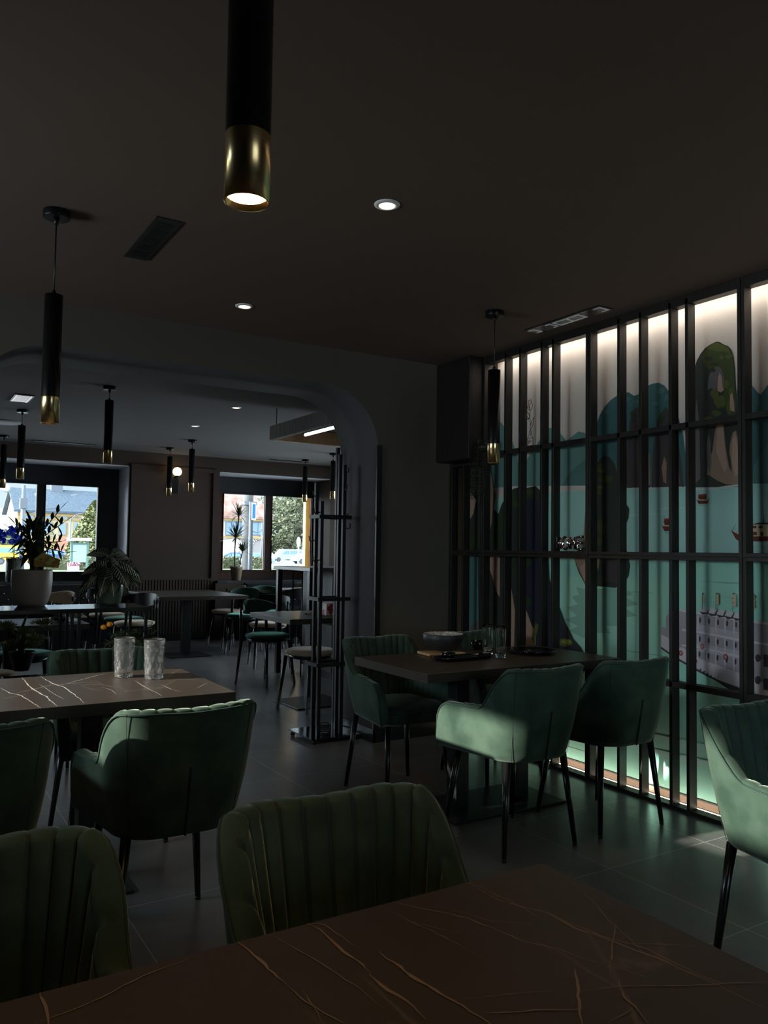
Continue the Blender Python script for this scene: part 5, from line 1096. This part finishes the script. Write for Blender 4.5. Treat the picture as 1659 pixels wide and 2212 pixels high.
# cars
def car(label, px, py, Y, L_, m, rz=0, van=False, mz=None):
    x = PX(px, Y); t = thing('van' if van else 'car', label, 'car', (x, Y, mz if mz is not None else GZ), rz)
    h = 1.9 if van else 1.42; hb = L_/2
    if van: pr_ = [(-hb, .35), (-hb, 1.0), (-hb+.1, 1.75), (-hb+.3, h), (hb-1.7, h-.02), (hb-1.0, 1.15), (hb-.1, .95), (hb, .6), (hb, .35)]
    else: pr_ = [(-hb, .35), (-hb, .8), (-hb+.5, .9), (-hb+1.0, h), (hb-2.0, h), (hb-1.2, .92), (hb-.15, .75), (hb, .35)]
    MB().poly([(a, -.85, b) for a, b in pr_], 0, ext=(0, 1.7, 0)).build('body', m, t, bevel=.06)
    if van: gl = [[(-hb+.35, 1.15), (-hb+.35, 1.65), (hb-2.75, 1.65), (hb-2.75, 1.15)], [(hb-2.6, 1.15), (hb-2.6, 1.65), (hb-1.95, 1.65), (hb-1.45, 1.15)]]
    else: gl = [[(-hb+.85, .95), (-hb+1.15, 1.33), (-.05, 1.33), (-.05, .95)], [(.05, .95), (.05, 1.33), (hb-2.05, 1.33), (hb-1.5, .95)]]
    for g_ in gl: MB().poly([(a, -.87, b) for a, b in g_], 0, ext=(0, 1.74, 0)).build('side_window', M['carglass'], t)
    a, b = (pr_[4], pr_[5]); a = Vector((a[0]+.06, 0, a[1]-.06)); b = Vector((b[0]+.03, 0, b[1]+.03))
    MB().poly([(a.x+.03, -.72, a.z), (a.x+.03, .72, a.z), (b.x+.03, .76, b.z), (b.x+.03, -.76, b.z)], 0, ext=(.03, 0, .03)).build('windscreen', M['carglass'], t)
    for xx in (-hb+.85, hb-.85):
        for yy in (-.88, .70): 
            o = MB().cyl((xx, yy, .33), (xx, yy+.18, .33), .33, n=20).build('wheel', M['tyre'], t)
            MB().cyl((xx, yy-.01, .33), (xx, yy+.19, .33), .19, n=14).build('hubcap', M['steel'], o)
    return t
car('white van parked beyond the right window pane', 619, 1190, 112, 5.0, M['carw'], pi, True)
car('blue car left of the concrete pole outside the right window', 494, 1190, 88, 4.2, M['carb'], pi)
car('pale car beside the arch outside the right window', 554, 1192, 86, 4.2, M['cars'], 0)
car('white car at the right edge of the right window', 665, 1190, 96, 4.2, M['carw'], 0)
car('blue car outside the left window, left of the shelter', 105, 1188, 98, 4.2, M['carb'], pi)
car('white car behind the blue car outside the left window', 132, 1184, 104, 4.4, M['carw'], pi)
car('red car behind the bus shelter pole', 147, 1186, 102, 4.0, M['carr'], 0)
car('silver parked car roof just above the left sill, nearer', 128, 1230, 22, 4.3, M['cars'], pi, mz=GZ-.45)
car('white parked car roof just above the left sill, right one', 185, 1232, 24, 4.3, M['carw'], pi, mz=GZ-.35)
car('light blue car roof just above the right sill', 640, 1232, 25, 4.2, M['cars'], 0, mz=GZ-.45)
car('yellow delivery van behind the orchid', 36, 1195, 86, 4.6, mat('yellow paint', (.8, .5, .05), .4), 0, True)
# poles, lamps, signs
q = PX(534, 27.5); t = thing('utility_pole', 'thick grey concrete pole in the left pane of the right window', 'pole', (q, 27.5, GZ))
MB().cyl((0, 0, 0), (0, 0, 6.5), .21, .17, n=18).build('shaft', M['concrete'], t); MB().box(-.25, .25, -.25, .25, PZ(534, 1082, 26)-GZ-.06, PZ(534, 1082, 26)-GZ+.06).build('clamp_band', M['steel'], t)
o = thing('road_sign', 'tall blue road sign beside the concrete pole', 'sign', (PX(545, 27), 27, GZ)); MB().cyl((-.1, .04, 0), (-.1, .04, PZ(545, 1076, 25)-GZ), .035, n=10).build('post', M['steel'], o)
z0_, z1_ = PZ(545, 1118, 25)-GZ, PZ(545, 1078, 25)-GZ; MB().box(-.06, .10, -.03, .0, z0_, z1_).build('sign_plate', M['white'], o); MB().box(-.035, .075, -.035, -.028, z0_+.06, z1_-.05).build('blue_field', M['signblue'], o)
def lamp(label, px, Y, top, arm, side=1):
    t = thing('street_lamp', label, 'street lamp', (PX(px, Y), Y, GZ), 0, 'street lamps on the square'); zt = PZ(px, top, Y)-GZ
    MB().cyl((0, 0, 0), (0, 0, zt), .09, .06, n=10).build('pole', M['steel'], t)
    MB().tube([(side*arm*.5*(1-cos(a_)), 0, zt-.5+arm*.5*sin(a_)) for a_ in [pi*i/10 for i in range(11)]], .05, n=6).build('arm', M['steel'], t)
    MB().lathe([(.28, 0), (.2, .2), (.05, .35)], (side*arm, 0, zt-.95), n=14).build('lamp_head', M['white'], t)
lamp('street lamp with curved arm right of the yellow building', 151, 80, 1120, 2.0)
lamp('thin street lamp before the arch building', 565, 78, 1128, -1.2)
t = thing('loudspeaker_pole', 'tall pole with horn loudspeakers and a street light arm in the left window', 'pole', (PX(47, 60), 60, GZ)); zt = PZ(47, 1048, 60)-GZ
MB().cyl((0, 0, 0), (0, 0, zt), .20, .12, n=12).build('pole', M['steel'], t)
MB().lathe([(.30, 0), (.26, .2), (.06, .6)], (0, 0, 0), n=16).build('horn_speaker', M['white'], t).matrix_local = Matrix.Translation((-.9, 0, zt-.3)) @ Matrix.Rotation(-pi/2, 4, 'Y')
MB().lathe([(.30, 0), (.26, .2), (.06, .6)], (0, 0, 0), n=16).build('horn_speaker', M['white'], t).matrix_local = Matrix.Translation((1.3, 0, zt-.6)) @ Matrix.Rotation(-pi/2, 4, 'Y')
MB().box(-.22, .25, -.2, .2, zt-1.6, zt-.9).build('junction_box', M['steel'], t)
MB().tube([(0, 0, zt-2.8), (.5, 0, zt-2.0), (1.2, 0, zt-1.6), (2.2, 0, zt-1.5)], .05, n=6).build('arm', M['steel'], t)
t = thing('bus_shelter', 'small green-framed shelter with pale poster outside the left window', 'shelter', (PX(172, 62), 62, GZ)); hw = (PX(193, 62)-PX(152, 62))/2; zt = PZ(172, 1162, 62)-GZ
MB().box(-hw*1.15, hw*1.15, -.4, .9, zt-.22, zt).build('roof', M['whitef'], t)
for x in (-hw*.85, hw*.85): MB().box(x-.07, x+.07, -.07, .07, 0, zt-.2).build('post', M['turq'], t)
MB().box(-hw*.7, hw*.7, -.03, .03, zt*.28, zt*.80).build('poster', M['poster'], t); MB().box(-hw*.85, hw*.85, -.04, .04, zt*.80, zt*.86).build('crossbar', M['turq'], t)
for px in (645, 660):
    t = thing('flag_post', 'slim white post %s of the white van' % ('right' if px == 645 else 'farther right'), 'post', (PX(px, 88), 88, GZ), 0, 'slim white posts'); zt = PZ(px, 1160, 88)-GZ
    MB().cyl((0, 0, 0), (0, 0, zt), .10, n=8).ball((0, 0, zt-.6), .26, sc=(1, 1, 2.4)).build('shaft', M['white'], t)
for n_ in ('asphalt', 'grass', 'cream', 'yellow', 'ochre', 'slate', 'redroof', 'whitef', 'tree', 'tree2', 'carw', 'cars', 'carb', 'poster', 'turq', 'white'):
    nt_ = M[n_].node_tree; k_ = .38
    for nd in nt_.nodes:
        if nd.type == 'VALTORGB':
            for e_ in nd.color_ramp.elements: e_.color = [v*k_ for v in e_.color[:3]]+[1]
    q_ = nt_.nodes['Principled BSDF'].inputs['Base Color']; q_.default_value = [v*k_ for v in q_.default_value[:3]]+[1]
def hedge(label, xa, xb, Y, h, d=1.2):
    mb = MB(); rr = random.Random(int(xa*10)); 
    for k in range(900):
        q = Vector((rr.uniform(xa, xb), Y+rr.uniform(-d/2, d/2), GZ+rr.uniform(.05, h))); s = .16; u_ = Vector((rr.uniform(-1, 1), rr.uniform(-1, 1), rr.uniform(-1, 1))).normalized(); v_ = u_.orthogonal().normalized()
        mb._mi([mb.b.faces.new([mb.b.verts.new(w) for w in (q-u_*s, q+v_*s*.6, q+u_*s, q-v_*s*.6)])], 0)
    mb.box(xa+.1, xb-.1, Y-d/2+.1, Y+d/2-.1, GZ, GZ+h-.15)
    o = mb.build('hedge', M['tree'], fix=False); tagp(o, label, 'hedge')
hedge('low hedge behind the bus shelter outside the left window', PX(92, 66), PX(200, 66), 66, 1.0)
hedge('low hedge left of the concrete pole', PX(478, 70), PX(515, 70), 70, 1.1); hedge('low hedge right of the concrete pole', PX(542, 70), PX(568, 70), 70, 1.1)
t = thing('flower_planter', 'white planter box with pink flowers outside the left window', 'planter', (PX(160, 60.8), 60.8, GZ)); zz = .45
MB().box(-.35, .35, -.3, .3, 0, max(.3, zz)).build('box', M['white'], t); mb = MB(); rr = random.Random(2)
for k in range(60): mb.ball((rr.uniform(-.4, .4), rr.uniform(-.3, .3), max(.3, zz)+rr.uniform(.0, .25)), .06, n=6, m=4)
mb.build('flowers', mat('pink flowers', (.28, .12, .15), .8), t)
